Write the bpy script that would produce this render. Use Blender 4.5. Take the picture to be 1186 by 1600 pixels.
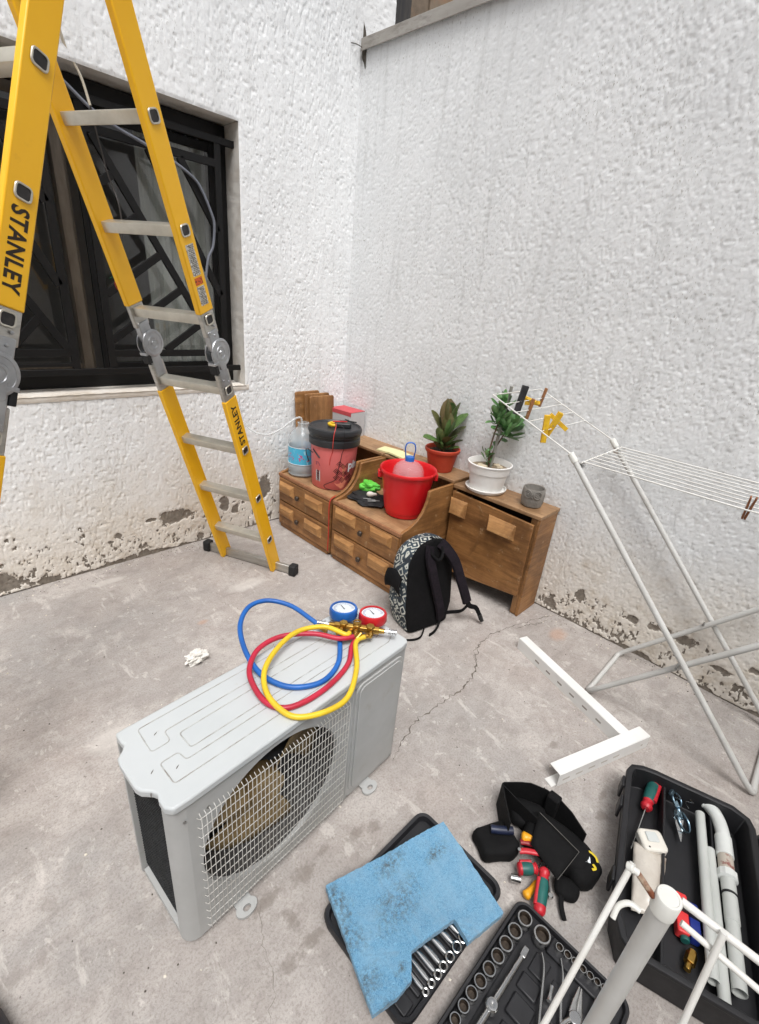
import bpy, bmesh, math, random
import numpy as np
from mathutils import Matrix, Vector, noise as mnoise

R_ = math.radians
PI = math.pi
for o in list(bpy.data.objects):
    bpy.data.objects.remove(o)
SC = bpy.context.scene
COL = SC.collection

# ---------------------------------------------------------------- camera
cd = bpy.data.cameras.new('camera')
cam = bpy.data.objects.new('camera', cd)
COL.objects.link(cam)
cd.sensor_fit = 'VERTICAL'
cd.sensor_height = 24.0
cd.lens = 24.0 * 735.878 / 1600.0
cd.clip_start = 0.02
cd.clip_end = 200
cam.matrix_world = Matrix([[0.704981, 0.230934, -0.670575, -2.329868], [-0.703703, 0.345534, -0.620813, -2.630713], [0.08834, 0.909547, 0.406103, 1.5], [0.0, 0.0, 0.0, 1.0]])
SC.camera = cam
SC.render.resolution_x = 759
SC.render.resolution_y = 1024

# ---------------------------------------------------------------- world, sun, exposure
SUN_EL, SUN_AZ = 64.0, 230.0        # overcast: one very soft sun, high, from behind the camera
w = bpy.data.worlds.new('World')
SC.world = w
w.use_nodes = True
nt = w.node_tree
sky = nt.nodes.new('ShaderNodeTexSky')
sky.sky_type = 'NISHITA'
sky.sun_disc = False
sky.sun_elevation = R_(SUN_EL)
sky.sun_rotation = R_(90 - (SUN_AZ))
sky.dust_density = 6.0
sky.air_density = 1.0
hs = nt.nodes.new('ShaderNodeHueSaturation')
hs.inputs['Saturation'].default_value = 0.26
nt.links.new(sky.outputs[0], hs.inputs['Color'])
nt.links.new(hs.outputs[0], nt.nodes['Background'].inputs[0])
nt.nodes['Background'].inputs[1].default_value = 0.11
sd = bpy.data.lights.new('sun', 'SUN')
sd.energy = 1.95
sd.angle = R_(25)
sd.color = (1.0, 0.99, 0.985)
sun = bpy.data.objects.new('sun', sd)
COL.objects.link(sun)
sv = Vector((math.cos(R_(SUN_EL)) * math.cos(R_(SUN_AZ)), math.cos(R_(SUN_EL)) * math.sin(R_(SUN_AZ)), math.sin(R_(SUN_EL))))
sun.rotation_euler = sv.to_track_quat('Z', 'Y').to_euler()
sun.location = (-2, -2, 6)
SC.view_settings.view_transform = 'Standard'
SC.view_settings.look = 'None'
SC.view_settings.gamma = 1.0
SC.view_settings.exposure = 0.19
SC.view_settings.use_curve_mapping = False
SC.render.engine = 'CYCLES'
SC.cycles.max_bounces = 7
SC.cycles.diffuse_bounces = 4
SC.cycles.glossy_bounces = 3
SC.cycles.transparent_max_bounces = 8

# ---------------------------------------------------------------- materials
def srgb(r, g, b):
    f = lambda c: (c / 255 / 12.92) if c / 255 <= 0.04045 else ((c / 255 + 0.055) / 1.055) ** 2.4
    return (f(r), f(g), f(b), 1.0)

class NT:
    """small helper round a material's node tree"""
    def __init__(s, name):
        s.m = bpy.data.materials.new(name)
        s.m.use_nodes = True
        s.t = s.m.node_tree
        s.b = s.t.nodes['Principled BSDF']
        s.tc = s.t.nodes.new('ShaderNodeTexCoord')
        s.co = s.tc.outputs['Object']
    def L(s, a, b): s.t.links.new(a, b)
    def node(s, k, **kw):
        n = s.t.nodes.new(k)
        for a, v in kw.items(): setattr(n, a, v)
        return n
    def mapping(s, scale=(1, 1, 1), loc=(0, 0, 0), rot=(0, 0, 0), src=None):
        n = s.node('ShaderNodeMapping')
        n.inputs['Scale'].default_value = scale
        n.inputs['Location'].default_value = loc
        n.inputs['Rotation'].default_value = rot
        s.L(src or s.co, n.inputs[0])
        return n.outputs[0]
    def noise(s, scale, detail=4, rough=.55, vec=None, dist=0):
        n = s.node('ShaderNodeTexNoise')
        n.inputs['Scale'].default_value = scale
        n.inputs['Detail'].default_value = detail
        n.inputs['Roughness'].default_value = rough
        n.inputs['Distortion'].default_value = dist
        s.L(vec or s.co, n.inputs['Vector'])
        return n.outputs[0]
    def ramp(s, fac, a, b, ca=(0, 0, 0, 1), cb=(1, 1, 1, 1)):
        n = s.node('ShaderNodeValToRGB')
        n.color_ramp.elements[0].position = a
        n.color_ramp.elements[1].position = b
        n.color_ramp.elements[0].color = ca
        n.color_ramp.elements[1].color = cb
        s.L(fac, n.inputs[0])
        return n.outputs[0]
    def mix(s, fac, a, b, mode='MIX'):
        n = s.node('ShaderNodeMix', data_type='RGBA', blend_type=mode)
        for v, i in ((fac, 0), (a, 6), (b, 7)):
            if isinstance(v, (int, float)): n.inputs[i].default_value = v
            elif isinstance(v, tuple): n.inputs[i].default_value = v
            else: s.L(v, n.inputs[i])
        return n.outputs[2]
    def math(s, op, a, b=None, c=None, clamp=False):
        n = s.node('ShaderNodeMath', operation=op, use_clamp=clamp)
        for i, v in enumerate((a, b, c)):
            if v is None: continue
            if isinstance(v, (int, float)): n.inputs[i].default_value = v
            else: s.L(v, n.inputs[i])
        return n.outputs[0]
    def blobs(s, items, warp=0.0, wscale=12, plane='xy'):
        """0..1 mask: union of rough-edged ellipses (cx, cy, rx, ry)"""
        nz = s.noise(wscale, 5, .65)
        out = None
        for cx, cy, rx, ry in items:
            if plane == 'xy': v = s.mapping((1 / rx, 1 / ry, 0), (-cx / rx, -cy / ry, 0))
            elif plane == 'xz': v = s.mapping((1 / rx, 0, 1 / ry), (-cx / rx, 0, -cy / ry))
            else: v = s.mapping((0, 1 / rx, 1 / ry), (0, -cx / rx, -cy / ry))
            ln = s.node('ShaderNodeVectorMath', operation='LENGTH')
            s.L(v, ln.inputs[0])
            d = s.math('MULTIPLY', s.math('MULTIPLY_ADD', nz, warp, ln.outputs['Value']), .4)
            out = d if out is None else s.math('MINIMUM', out, d)
        return out
    def bump(s, h, strength=.5, dist=.002):
        n = s.node('ShaderNodeBump')
        n.inputs['Strength'].default_value = strength
        n.inputs['Distance'].default_value = dist
        s.L(h, n.inputs['Height'])
        s.L(n.outputs[0], s.b.inputs['Normal'])
    def color(s, v):
        if isinstance(v, tuple): s.b.inputs['Base Color'].default_value = v
        else: s.L(v, s.b.inputs['Base Color'])
    def set(s, **kw):
        for k, v in kw.items():
            i = s.b.inputs[k.replace('_', ' ')]
            if isinstance(v, (int, float, tuple)): i.default_value = v
            else: s.L(v, i)

MATS = {}
def mat(name, c, rough=.5, metal=0.0, c2=None, vs=6.0, vlo=.35, vhi=.7, bump=0, bs=120, bd=.001, stretch=(1, 1, 1), dirt=None, dlo=.55, dhi=.75, ds=9.0, spec=None, coat=0, sss=0, emit=None):
    """plain procedural material: two colours mixed by noise, optional dirt and fine relief"""
    if name in MATS: return MATS[name]
    n = NT(name)
    col = c
    if c2 is None: c2 = tuple(min(1, x * .86) for x in c[:3]) + (1,)
    v = n.mapping(stretch)
    fac = n.ramp(n.noise(vs, 5, .6, v), vlo, vhi)
    col = n.mix(fac, c, c2)
    if dirt:
        df = n.ramp(n.noise(ds, 7, .7, v), dlo, dhi)
        col = n.mix(df, col, dirt)
    n.color(col)
    rv = n.math('MULTIPLY_ADD', n.noise(vs * 4, 3, .6, v), .25, rough - .12, clamp=True)
    n.set(Roughness=rv, Metallic=metal)
    if spec is not None: n.b.inputs['Specular IOR Level'].default_value = spec
    if coat: n.b.inputs['Coat Weight'].default_value = coat
    if bump: n.bump(n.noise(bs, 4, .6, v), bump, bd)
    MATS[name] = n.m
    return n.m

def wood(name, light, dark, axis='y', knots=True, rough=.45, sc=1.0):
    if name in MATS: return MATS[name]
    n = NT(name)
    st = {'x': (1.2, 14, 14), 'y': (14, 1.2, 14), 'z': (14, 14, 1.2)}[axis]
    v = n.mapping(tuple(a * sc for a in st))
    w1 = n.noise(1.5, 4, .6, v, .9)
    g = n.noise(7.0, 6, .7, v, .3)
    c = n.mix(n.ramp(w1, .3, .72), light, dark)
    c = n.mix(n.math('MULTIPLY', n.ramp(g, .45, .75), .55), c, tuple(x * .55 for x in dark[:3]) + (1,))
    big = n.ramp(n.noise(5, 5, .65), .42, .75)
    c = n.mix(n.math('MULTIPLY', big, .8), c, tuple(x * .5 for x in dark[:3]) + (1,))
    stn = n.ramp(n.noise(3.1, 6, .7, n.mapping((1, 1, 1), (7, 3, 1)), .6), .55, .62)
    c = n.mix(n.math('MULTIPLY', stn, .35), c, tuple(x * .35 for x in dark[:3]) + (1,))
    wear = n.ramp(n.noise(22, 6, .75), .60, .68)
    c = n.mix(n.math('MULTIPLY', wear, .45), c, srgb(196, 168, 130))
    n.color(c)
    n.set(Roughness=n.math('MULTIPLY_ADD', g, .3, rough - .1))
    n.bump(g, .25, .001)
    MATS[name] = n.m
    return n.m

def clear(name, tint=(1, 1, 1, 1), rough=.06, ior=.3):
    if name in MATS: return MATS[name]
    n = NT(name)
    n.color(tint)
    n.set(Roughness=rough, IOR=1.45, Alpha=ior)
    n.bump(n.noise(30, 3), .35, .004)
    MATS[name] = n.m
    return n.m

# ---------------------------------------------------------------- geometry helper
def catmull(pts, n=6, closed=False):
    P = [Vector(p) for p in pts]
    out = []
    N = len(P)
    rng = range(N if closed else N - 1)
    for i in rng:
        if closed: a, b, c, d = P[(i - 1) % N], P[i], P[(i + 1) % N], P[(i + 2) % N]
        else: a, b, c, d = P[max(i - 1, 0)], P[i], P[i + 1], P[min(i + 2, N - 1)]
        for k in range(n):
            t = k / n
            out.append(.5 * ((2 * b) + (c - a) * t + (2 * a - 5 * b + 4 * c - d) * t * t + (3 * b - a - 3 * c + d) * t ** 3))
    if not closed: out.append(P[-1])
    return out

XF = {}          # world matrix of every thing (before the depsgraph knows it)

class MB:
    def __init__(s): s.v, s.f, s.mi = [], [], []
    def add(s, vs, fs, mi=0):
        o = len(s.v)
        s.v += [Vector(v) for v in vs]
        s.f += [[i + o for i in f] for f in fs]
        s.mi += [mi] * len(fs)
        return s
    def box(s, x0, x1, y0, y1, z0, z1, M=None, mi=0):
        vs = [Vector((x, y, z)) for z in (z0, z1) for y in (y0, y1) for x in (x0, x1)]
        if M is not None: vs = [M @ v for v in vs]
        return s.add(vs, [(0, 2, 3, 1), (4, 5, 7, 6), (0, 1, 5, 4), (2, 6, 7, 3), (0, 4, 6, 2), (1, 3, 7, 5)], mi)
    def bar(s, a, b, w, h, up=(0, 0, 1), mi=0):
        """rectangular bar from a to b, w across, h along 'up'"""
        a, b = Vector(a), Vector(b)
        d = (b - a).normalized()
        u = Vector(up) - d * Vector(up).dot(d)
        u.normalize()
        r = d.cross(u)
        vs = [p + r * (w / 2 * i) + u * (h / 2 * j) for p in (a, b) for i, j in ((-1, -1), (1, -1), (1, 1), (-1, 1))]
        return s.add(vs, [(3, 2, 1, 0), (4, 5, 6, 7), (0, 1, 5, 4), (1, 2, 6, 5), (2, 3, 7, 6), (3, 0, 4, 7)], mi)
    def tube(s, pts, r, seg=8, cap=True, closed=False, mi=0, flat=None):
        P = [Vector(p) for p in pts]
        n = len(P)
        rr = r if isinstance(r, (list, tuple)) else [r] * n
        up = None
        o = len(s.v)
        for i, p in enumerate(P):
            if closed: t = P[(i + 1) % n] - P[i - 1]
            else: t = P[min(i + 1, n - 1)] - P[max(i - 1, 0)]
            if t.length < 1e-9: t = Vector((0, 0, 1))
            t.normalize()
            if up is None:
                up = Vector((0, 0, 1)) if abs(t.z) < .9 else Vector((1, 0, 0))
            up = (up - t * up.dot(t)).normalized()
            sd_ = t.cross(up)
            for k in range(seg):
                a = 2 * PI * k / seg
                s.v.append(p + (sd_ * math.cos(a) + up * math.sin(a) * (flat or 1)) * rr[i])
        m = n if closed else n - 1
        for i in range(m):
            for k in range(seg):
                a = o + i * seg + k; b = o + i * seg + (k + 1) % seg
                c = o + ((i + 1) % n) * seg + (k + 1) % seg; d = o + ((i + 1) % n) * seg + k
                s.f.append([a, b, c, d]); s.mi.append(mi)
        if cap and not closed:
            s.f.append([o + k for k in range(seg)][::-1]); s.mi.append(mi)
            s.f.append([o + (n - 1) * seg + k for k in range(seg)]); s.mi.append(mi)
        return s
    def cyl(s, a, b, r, r2=None, seg=16, mi=0):
        return s.tube([a, b], [r, r if r2 is None else r2], seg, mi=mi)
    def lathe(s, prof, c=(0, 0, 0), seg=32, M=None, mi=0, cap0=True, cap1=True, wob=None):
        o = len(s.v)
        for i, (r, z) in enumerate(prof):
            for k in range(seg):
                a = 2 * PI * k / seg
                q = r * (1 + (wob(a, z) if wob else 0))
                v = Vector((q * math.cos(a), q * math.sin(a), z))
                if M is not None: v = M @ v
                s.v.append(v + Vector(c))
        for i in range(len(prof) - 1):
            for k in range(seg):
                a = o + i * seg + k; b = o + i * seg + (k + 1) % seg
                s.f.append([a, b, b + seg, a + seg]); s.mi.append(mi)
        if cap0: s.f.append([o + k for k in range(seg)][::-1]); s.mi.append(mi)
        if cap1: s.f.append([o + (len(prof) - 1) * seg + k for k in range(seg)]); s.mi.append(mi)
        return s
    def prism(s, poly, fn, d0, d1, mi=0):
        """poly of 2-D points; fn(u, v, d) gives the 3-D point"""
        n = len(poly)
        vs = [fn(u, v, d0) for u, v in poly] + [fn(u, v, d1) for u, v in poly]
        fs = [tuple(range(n))[::-1], tuple(range(n, 2 * n))]
        fs += [(i, (i + 1) % n, n + (i + 1) % n, n + i) for i in range(n)]
        return s.add(vs, fs, mi)
    def sheet(s, fn, nu, nv, closed_u=False, mi=0):
        o = len(s.v)
        for j in range(nv):
            for i in range(nu):
                s.v.append(Vector(fn(i / (nu if closed_u else nu - 1), j / (nv - 1))))
        for j in range(nv - 1):
            for i in range(nu if closed_u else nu - 1):
                a = o + j * nu + i; b = o + j * nu + (i + 1) % nu
                s.f.append([a, b, b + nu, a + nu]); s.mi.append(mi)
        return s
    def mesh(s, name, mats, M=None, smooth=35, recalc=True):
        me = bpy.data.meshes.new(name)
        vs = s.v if M is None else [M @ v for v in s.v]
        me.from_pydata([tuple(v) for v in vs], [], s.f)
        if not isinstance(mats, (list, tuple)): mats = [mats]
        for m in mats: me.materials.append(m)
        if len(mats) > 1: me.polygons.foreach_set('material_index', s.mi)
        if recalc:
            bm = bmesh.new(); bm.from_mesh(me)
            bmesh.ops.recalc_face_normals(bm, faces=bm.faces)
            bm.to_mesh(me); bm.free()
        if smooth:
            me.polygons.foreach_set('use_smooth', [True] * len(me.polygons))
            me.set_sharp_from_angle(angle=R_(smooth))
        me.update()
        return me
    def part(s, name, mats, parent, ws=True, smooth=35, bevel=0, label=None, sub=0, solid=0):
        root = parent
        while root.parent: root = root.parent
        M = XF[root.name].inverted() if ws else None
        o = bpy.data.objects.new(name, s.mesh(name, mats, M, smooth))
        COL.objects.link(o)
        o.parent = parent
        mods(o, bevel, sub, solid)
        if label: o['label'] = label
        return o
    def thing(s, name, mats, label, cat, loc=None, ws=True, group=None, smooth=35, bevel=0, sub=0, solid=0, kind=None):
        if loc is None:
            xs = [v.x for v in s.v]; ys = [v.y for v in s.v]; zs = [v.z for v in s.v]
            loc = ((min(xs) + max(xs)) / 2, (min(ys) + max(ys)) / 2, min(zs))
        T = Matrix.Translation(loc)
        o = bpy.data.objects.new(name, s.mesh(name, mats, T.inverted() if ws else None, smooth))
        COL.objects.link(o)
        o.location = loc
        XF[o.name] = T
        if kind: o['kind'] = kind
        if label: o['label'] = label
        if cat: o['category'] = cat
        if group: o['group'] = group
        mods(o, bevel, sub, solid)
        return o

def mods(o, bevel, sub, solid):
    if solid:
        m = o.modifiers.new('solidify', 'SOLIDIFY'); m.thickness = solid; m.offset = 0
    if bevel:
        m = o.modifiers.new('bevel', 'BEVEL'); m.width = bevel; m.segments = 2; m.limit_method = 'ANGLE'; m.angle_limit = R_(40)
    if sub:
        m = o.modifiers.new('subdivision', 'SUBSURF'); m.levels = sub; m.render_levels = sub

def thing(name, label, cat, loc, rz=0.0, group=None):
    o = bpy.data.objects.new(name, None)
    o.empty_display_size = .05
    COL.objects.link(o)
    o.location = loc
    o.rotation_euler = (0, 0, rz)
    XF[o.name] = Matrix.Translation(loc) @ Matrix.Rotation(rz, 4, 'Z')
    o['label'] = label
    o['category'] = cat
    if group: o['group'] = group
    return o

def text_mb(txt, size, offset=0.0, shear=0.0, spacing=1.0):
    """flat lettering as (x, y) vertices and faces"""
    c = bpy.data.curves.new('lettering', 'FONT')
    c.body = txt
    c.size = size
    c.offset = offset
    c.shear = shear
    c.space_character = spacing
    c.resolution_u = 3
    o = bpy.data.objects.new('lettering', c)
    COL.objects.link(o)
    dg = bpy.context.evaluated_depsgraph_get()
    me = bpy.data.meshes.new_from_object(o.evaluated_get(dg))
    vs = [(v.co.x, v.co.y) for v in me.vertices]
    fs = [tuple(p.vertices) for p in me.polygons]
    bpy.data.objects.remove(o); bpy.data.curves.remove(c); bpy.data.meshes.remove(me)
    xs = [a for a, b in vs]; ys = [b for a, b in vs]
    cx, cy = (min(xs) + max(xs)) / 2, (min(ys) + max(ys)) / 2
    return [(a - cx, b - cy) for a, b in vs], fs, (max(xs) - min(xs), max(ys) - min(ys))

def ordinal(i):
    return ['first', 'second', 'third', 'fourth', 'fifth', 'sixth', 'seventh', 'eighth', 'ninth', 'tenth'][i]

def rpoly(w, h, r, n=5):
    """rounded rectangle centred on 0"""
    out = []
    for cx, cy, a0 in ((w / 2 - r, h / 2 - r, 0), (-w / 2 + r, h / 2 - r, 90), (-w / 2 + r, -h / 2 + r, 180), (w / 2 - r, -h / 2 + r, 270)):
        for k in range(n + 1):
            a = R_(a0 + 90 * k / n)
            out.append((cx + r * math.cos(a), cy + r * math.sin(a)))
    return out

# ================================================================ the setting
def vnoise(x, y, seed):
    rng = np.random.RandomState(seed)
    T = rng.rand(257, 257)
    xi = np.floor(x).astype(int); yi = np.floor(y).astype(int)
    fx = x - xi; fy = y - yi
    fx = fx * fx * fx * (fx * (fx * 6 - 15) + 10); fy = fy * fy * fy * (fy * (fy * 6 - 15) + 10)
    g = lambda a, b: T[a % 257, b % 257]
    return (g(xi, yi) * (1 - fx) + g(xi + 1, yi) * fx) * (1 - fy) + (g(xi, yi + 1) * (1 - fx) + g(xi + 1, yi + 1) * fx) * fy
def fbm(x, y, seed, o=4, gain=.5):
    s = 0; a = 1; t = 0
    for k in range(o):
        s = s + a * vnoise(x * 2 ** k + 17.3 * k, y * 2 ** k + 5.1 * k, seed + k); t += a; a *= gain
    return s / t
def sst(a, b, x):
    t = np.clip((x - a) / (b - a), 0, 1); return t * t * (3 - 2 * t)
def axis(*seg):
    out = [np.array([seg[0][0]])]
    for a, b, st in seg:
        n = max(1, int(round(abs(b - a) / st)))
        out.append(np.linspace(a, b, n + 1)[1:])
    return np.concatenate(out)

def peel_mask(u, z, patches, foot, seed):
    """paint flaked off: named patches plus ragged spots towards the foot of the wall; about .5 is the edge"""
    n = fbm(u / .040, z / .050, seed, 5, .62)
    n2 = fbm(u / .011, z / .024, seed + 9, 3, .6)
    m = np.zeros_like(u)
    for cu, cz, ru, rz in patches:
        d = np.sqrt(((u - cu) / ru) ** 2 + ((z - cz) / rz) ** 2)
        d = np.maximum(d, np.maximum(np.abs(u - cu) / ru, np.abs(z - cz) / rz) * 1.05)
        m = np.maximum(m, np.clip(1.25 - .75 * d + (n - .5) * 1.1, 0, 1))
    wet = np.clip(1 - z / (foot * (.55 + .9 * fbm(u / .35, z * 0, seed + 4, 3))), 0, 1)
    m = np.maximum(m, np.clip(.5 + 6.0 * (n * .40 + n2 * .60 - .700 + .125 * wet ** .8), 0, 1) * (wet > .02))
    # the very foot, broken back in bites
    bite = .022 * sst(.5, .75, fbm(u / .09, z * 0 + 3.3, seed + 6, 4)) + .006
    m = np.maximum(m, np.clip(.5 + (bite - z) / .012, 0, 1))
    return m

def wall_mesh(name, U, Z, place, hfun, hole, matl, patches, foot, seed):
    u, z = np.meshgrid(U, Z)
    peel = peel_mask(u, z, patches, foot, seed)
    h = hfun(u, z) - .005 * sst(.35, .6, peel)
    if hole:
        dx = np.maximum(np.maximum(hole[0] - u, u - hole[1]), np.maximum(hole[2] - z, z - hole[3]))
        h = h * sst(0, .012, np.abs(dx)) + (fbm(u / .03, z / .03, 5, 3) - .5) * .002
    co = place(u, z, h).reshape(-1, 3)
    nu, nz = len(U), len(Z)
    idx = np.arange(nu * nz).reshape(nz, nu)
    q = np.stack([idx[:-1, :-1], idx[:-1, 1:], idx[1:, 1:], idx[1:, :-1]], -1).reshape(-1, 4)
    if hole:
        cu = (u[:-1, :-1] + u[1:, 1:]).ravel() / 2; cz = (z[:-1, :-1] + z[1:, 1:]).ravel() / 2
        q = q[~((cu > hole[0]) & (cu < hole[1]) & (cz > hole[2]) & (cz < hole[3]))]
    me = bpy.data.meshes.new(name)
    me.vertices.add(len(co)); me.vertices.foreach_set('co', co.astype(np.float32).ravel())
    me.loops.add(len(q) * 4); me.loops.foreach_set('vertex_index', q.astype(np.int32).ravel())
    me.polygons.add(len(q)); me.polygons.foreach_set('loop_start', (np.arange(len(q)) * 4).astype(np.int32))
    me.update(calc_edges=True)
    me.polygons.foreach_set('use_smooth', np.ones(len(q), bool))
    at = me.attributes.new('peel', 'FLOAT', 'POINT')
    at.data.foreach_set('value', peel.astype(np.float32).ravel())
    me.materials.append(matl)
    me.validate()
    return me

def stucco(name, grey, seedloc, streak=.45, speck=.55):
    n = NT(name)
    v = n.mapping((1, 1, 1), seedloc)
    sep = n.node('ShaderNodeSeparateXYZ'); n.L(n.co, sep.inputs[0])
    z = sep.outputs[2]
    base = n.mix(n.ramp(n.noise(2.2, 5, .6, v), .35, .7), srgb(*[int(c * grey) for c in (243, 245, 246)]), srgb(*[int(c * grey) for c in (233, 235, 236)]))
    # rain-washed vertical streaks and patchy greyness
    vs = n.mapping((9, 9, .55), seedloc)
    st = n.ramp(n.noise(2.6, 5, .65, vs), .52, .85)
    base = n.mix(n.math('MULTIPLY', st, streak), base, srgb(188, 189, 188))
    # dark specks: shade of small pits, put into the colour
    sp = n.ramp(n.noise(135, 2, .5, n.mapping((1, 1, .5), seedloc)), .62, .69)
    spm = n.ramp(n.noise(3.4, 4, .6, v), .35, .7)
    base = n.mix(n.math('MULTIPLY', n.math('MULTIPLY', sp, spm), speck), base, srgb(150, 145, 138))
    # rising damp: cream stain towards the foot
    zz = n.math('MULTIPLY_ADD', n.noise(4, 5, .65, v), .55, n.math('MULTIPLY', z, 1.0))
    damp = n.ramp(zz, .42, .95, (1, 1, 1, 1), (0, 0, 0, 1))
    base = n.mix(n.math('MULTIPLY', damp, .6), base, srgb(222, 210, 192))
    base = n.mix(n.math('MULTIPLY', n.math('MULTIPLY', damp, n.ramp(n.noise(14, 6, .7, v), .50, .72)), .6), base, srgb(176, 160, 136))
    at = n.node('ShaderNodeAttribute', attribute_name='peel')
    fine = n.noise(95, 6, .72, v)
    pm = n.math('ADD', at.outputs['Fac'], n.math('MULTIPLY_ADD', fine, .8, -.40))
    pm = n.ramp(pm, .47, .53)
    conc = n.mix(n.ramp(n.noise(25, 6, .65, v), .3, .75), srgb(148, 140, 130), srgb(106, 98, 89))
    col = n.mix(pm, base, conc)
    n.color(col)
    n.set(Roughness=.93)
    n.b.inputs['Specular IOR Level'].default_value = .2
    h = n.math('ADD', n.noise(175, 4, .68, n.mapping((1, 1, .8), seedloc)), n.math('MULTIPLY', n.noise(420, 2, .6, v), .35))
    n.bump(h, .45, .0024)
    return n.m

MS_L = stucco('white_stucco', 1.0, (0, 0, 0))
MS_R = stucco('white_stucco_rough', .965, (3.1, 1.7, 0), .7, .85)

# ---- floor: one concrete sheet
def concrete():
    n = NT('worn_concrete')
    a = n.ramp(n.noise(1.1, 6, .62), .34, .66)
    c = n.mix(a, srgb(175, 166, 160), srgb(163, 160, 157))
    c = n.mix(n.ramp(n.noise(3.4, 7, .68, n.mapping((1, 1, 1), (4, 2, 0)), .4), .50, .62), c, srgb(185, 179, 174))
    c = n.mix(n.math('MULTIPLY', n.ramp(n.noise(5.5, 8, .7, n.mapping((1, 1.6, 1), (1, 7, 0)), .6), .49, .64), .38), c, srgb(140, 133, 128))
    c = n.mix(n.math('MULTIPLY', n.ramp(n.noise(24, 7, .75), .49, .64), .36), c, srgb(134, 126, 120))
    c = n.mix(n.math('MULTIPLY', n.ramp(n.noise(150, 4, .7), .48, .64), .45), c, srgb(122, 115, 110))
    st = n.ramp(n.noise(7, 6, .7, n.mapping((.45, 2.2, 1), (2, 5, 0), (0, 0, .5)), .5), .52, .66)
    c = n.mix(n.math('MULTIPLY', st, .22), c, srgb(132, 126, 121))
    fl_ = n.ramp(n.noise(8.5, 9, .72, n.mapping((1, 1, 1), (11, 6, 0)), .35), .575, .595)
    c = n.mix(n.math('MULTIPLY', fl_, .30), c, srgb(146, 139, 133))
    fl2 = n.ramp(n.noise(15, 8, .75, n.mapping((1, 1, 1), (3, 16, 0)), .3), .60, .615)
    c = n.mix(n.math('MULTIPLY', fl2, .40), c, srgb(212, 207, 201))
    wh = n.ramp(n.noise(9, 7, .75, n.mapping((1.6, .5, 1), (8, 3, 0), (0, 0, -.3)), .4), .58, .66)
    c = n.mix(n.math('MULTIPLY', wh, .5), c, srgb(208, 203, 197))
    # scuffs where the cement skin has worn off, beside the air conditioner
    worn = n.blobs([(-1.94, -1.99, .06, .02), (-1.82, -2.0, .05, .028), (-1.64, -2.02, .05, .02), (-1.58, -2.04, .03, .02), (-1.74, -1.99, .03, .012), (-1.91, -2.07, .02, .03),
                    (-.985, -2.525, .03, .02), (-.9, -2.5, .04, .012), (-1.9, -2.14, .05, .02), (-1.97, -2.14, .03, .02), (-.84, -2.285, .025, .018)], 2.3, 55)
    c = n.mix(n.math('MULTIPLY', n.ramp(worn, .66, .86, (1, 1, 1, 1), (0, 0, 0, 1)), .6), c, srgb(126, 118, 111))
    rust = n.blobs([(-.17, -1.98, .07, .05), (-1.52, -.78, .03, .02), (-.45, -2.1, .04, .03)], 1.0, 14)
    c = n.mix(n.math('MULTIPLY', n.ramp(rust, .36, .64, (1, 1, 1, 1), (0, 0, 0, 1)), .35), c, srgb(190, 140, 105))
    pale = n.blobs([(-1.18, -.62, .12, .05), (-1.75, -.16, .10, .03), (-2.05, -1.2, .1, .06)], 1.0, 20)
    c = n.mix(n.math('MULTIPLY', n.ramp(pale, .44, .64, (1, 1, 1, 1), (0, 0, 0, 1)), .4), c, srgb(214, 210, 204))
    spk = n.ramp(n.noise(60, 2, .5, n.mapping((1, 1, 1), (9, 1, 0))), .735, .755)
    c = n.mix(n.math('MULTIPLY', spk, .7), c, srgb(84, 76, 70))
    n.color(c)
    n.set(Roughness=.86)
    n.b.inputs['Specular IOR Level'].default_value = .25
    h = n.math('ADD', n.noise(45, 6, .65), n.math('MULTIPLY', n.noise(300, 3, .6), .5))
    n.bump(h, .5, .004)
    return n.m
mb = MB()
mb.box(-20, 6, -20, 1.4, -.2, 0)
floor = mb.thing('floor', concrete(), 'worn pinkish grey concrete courtyard floor', None, (0, 0, 0), kind='structure', smooth=0)

def crack(name, pts, w, seed):
    rnd = random.Random(seed)
    P = []
    for i in range(len(pts) - 1):
        a, b = Vector((*pts[i], 0)), Vector((*pts[i + 1], 0))
        k = max(2, int((b - a).length / .012))
        for j in range(k):
            t = j / k
            q = a.lerp(b, t)
            d = (b - a).normalized(); pr = Vector((-d.y, d.x, 0))
            P.append(q + pr * rnd.gauss(0, .0045))
    P.append(Vector((*pts[-1], 0)))
    m = MB()
    vs, fs = [], []
    for i, p in enumerate(P):
        t = (P[min(i + 1, len(P) - 1)] - P[max(i - 1, 0)]).normalized()
        pr = Vector((-t.y, t.x, 0))
        e = math.sin(PI * i / (len(P) - 1)) ** .35
        ww = w * (.25 + rnd.random() ** 2 * 1.3) * e
        vs += [p + pr * ww + Vector((0, 0, .001)), p - pr * ww * .8 + Vector((0, 0, .001))]
        if i: fs.append((2 * i - 2, 2 * i - 1, 2 * i + 1, 2 * i))
    m.add(vs, fs)
    return m.part(name, mat('crack_shadow', srgb(116, 107, 99), .95, c2=srgb(78, 71, 65), vs=30), floor, smooth=0)
crack('crack', [(-.015, -1.893), (-.15, -1.834), (-.302, -1.784), (-.463, -1.749), (-.576, -1.758), (-.66, -1.80), (-.709, -1.834), (-.792, -1.87), (-.913, -1.877), (-1.018, -1.872), (-1.146, -1.858), (-1.217, -1.87), (-1.283, -1.89), (-1.37, -1.925)], .0034, 1)
crack('crack', [(-.35, -1.77), (-.30, -1.81), (-.23, -1.83), (-.15, -1.872), (-.06, -1.888)], .002, 2)
crack('crack', [(-.576, -1.758), (-.63, -1.765), (-.68, -1.80), (-.72, -1.86)], .0014, 3)
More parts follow.
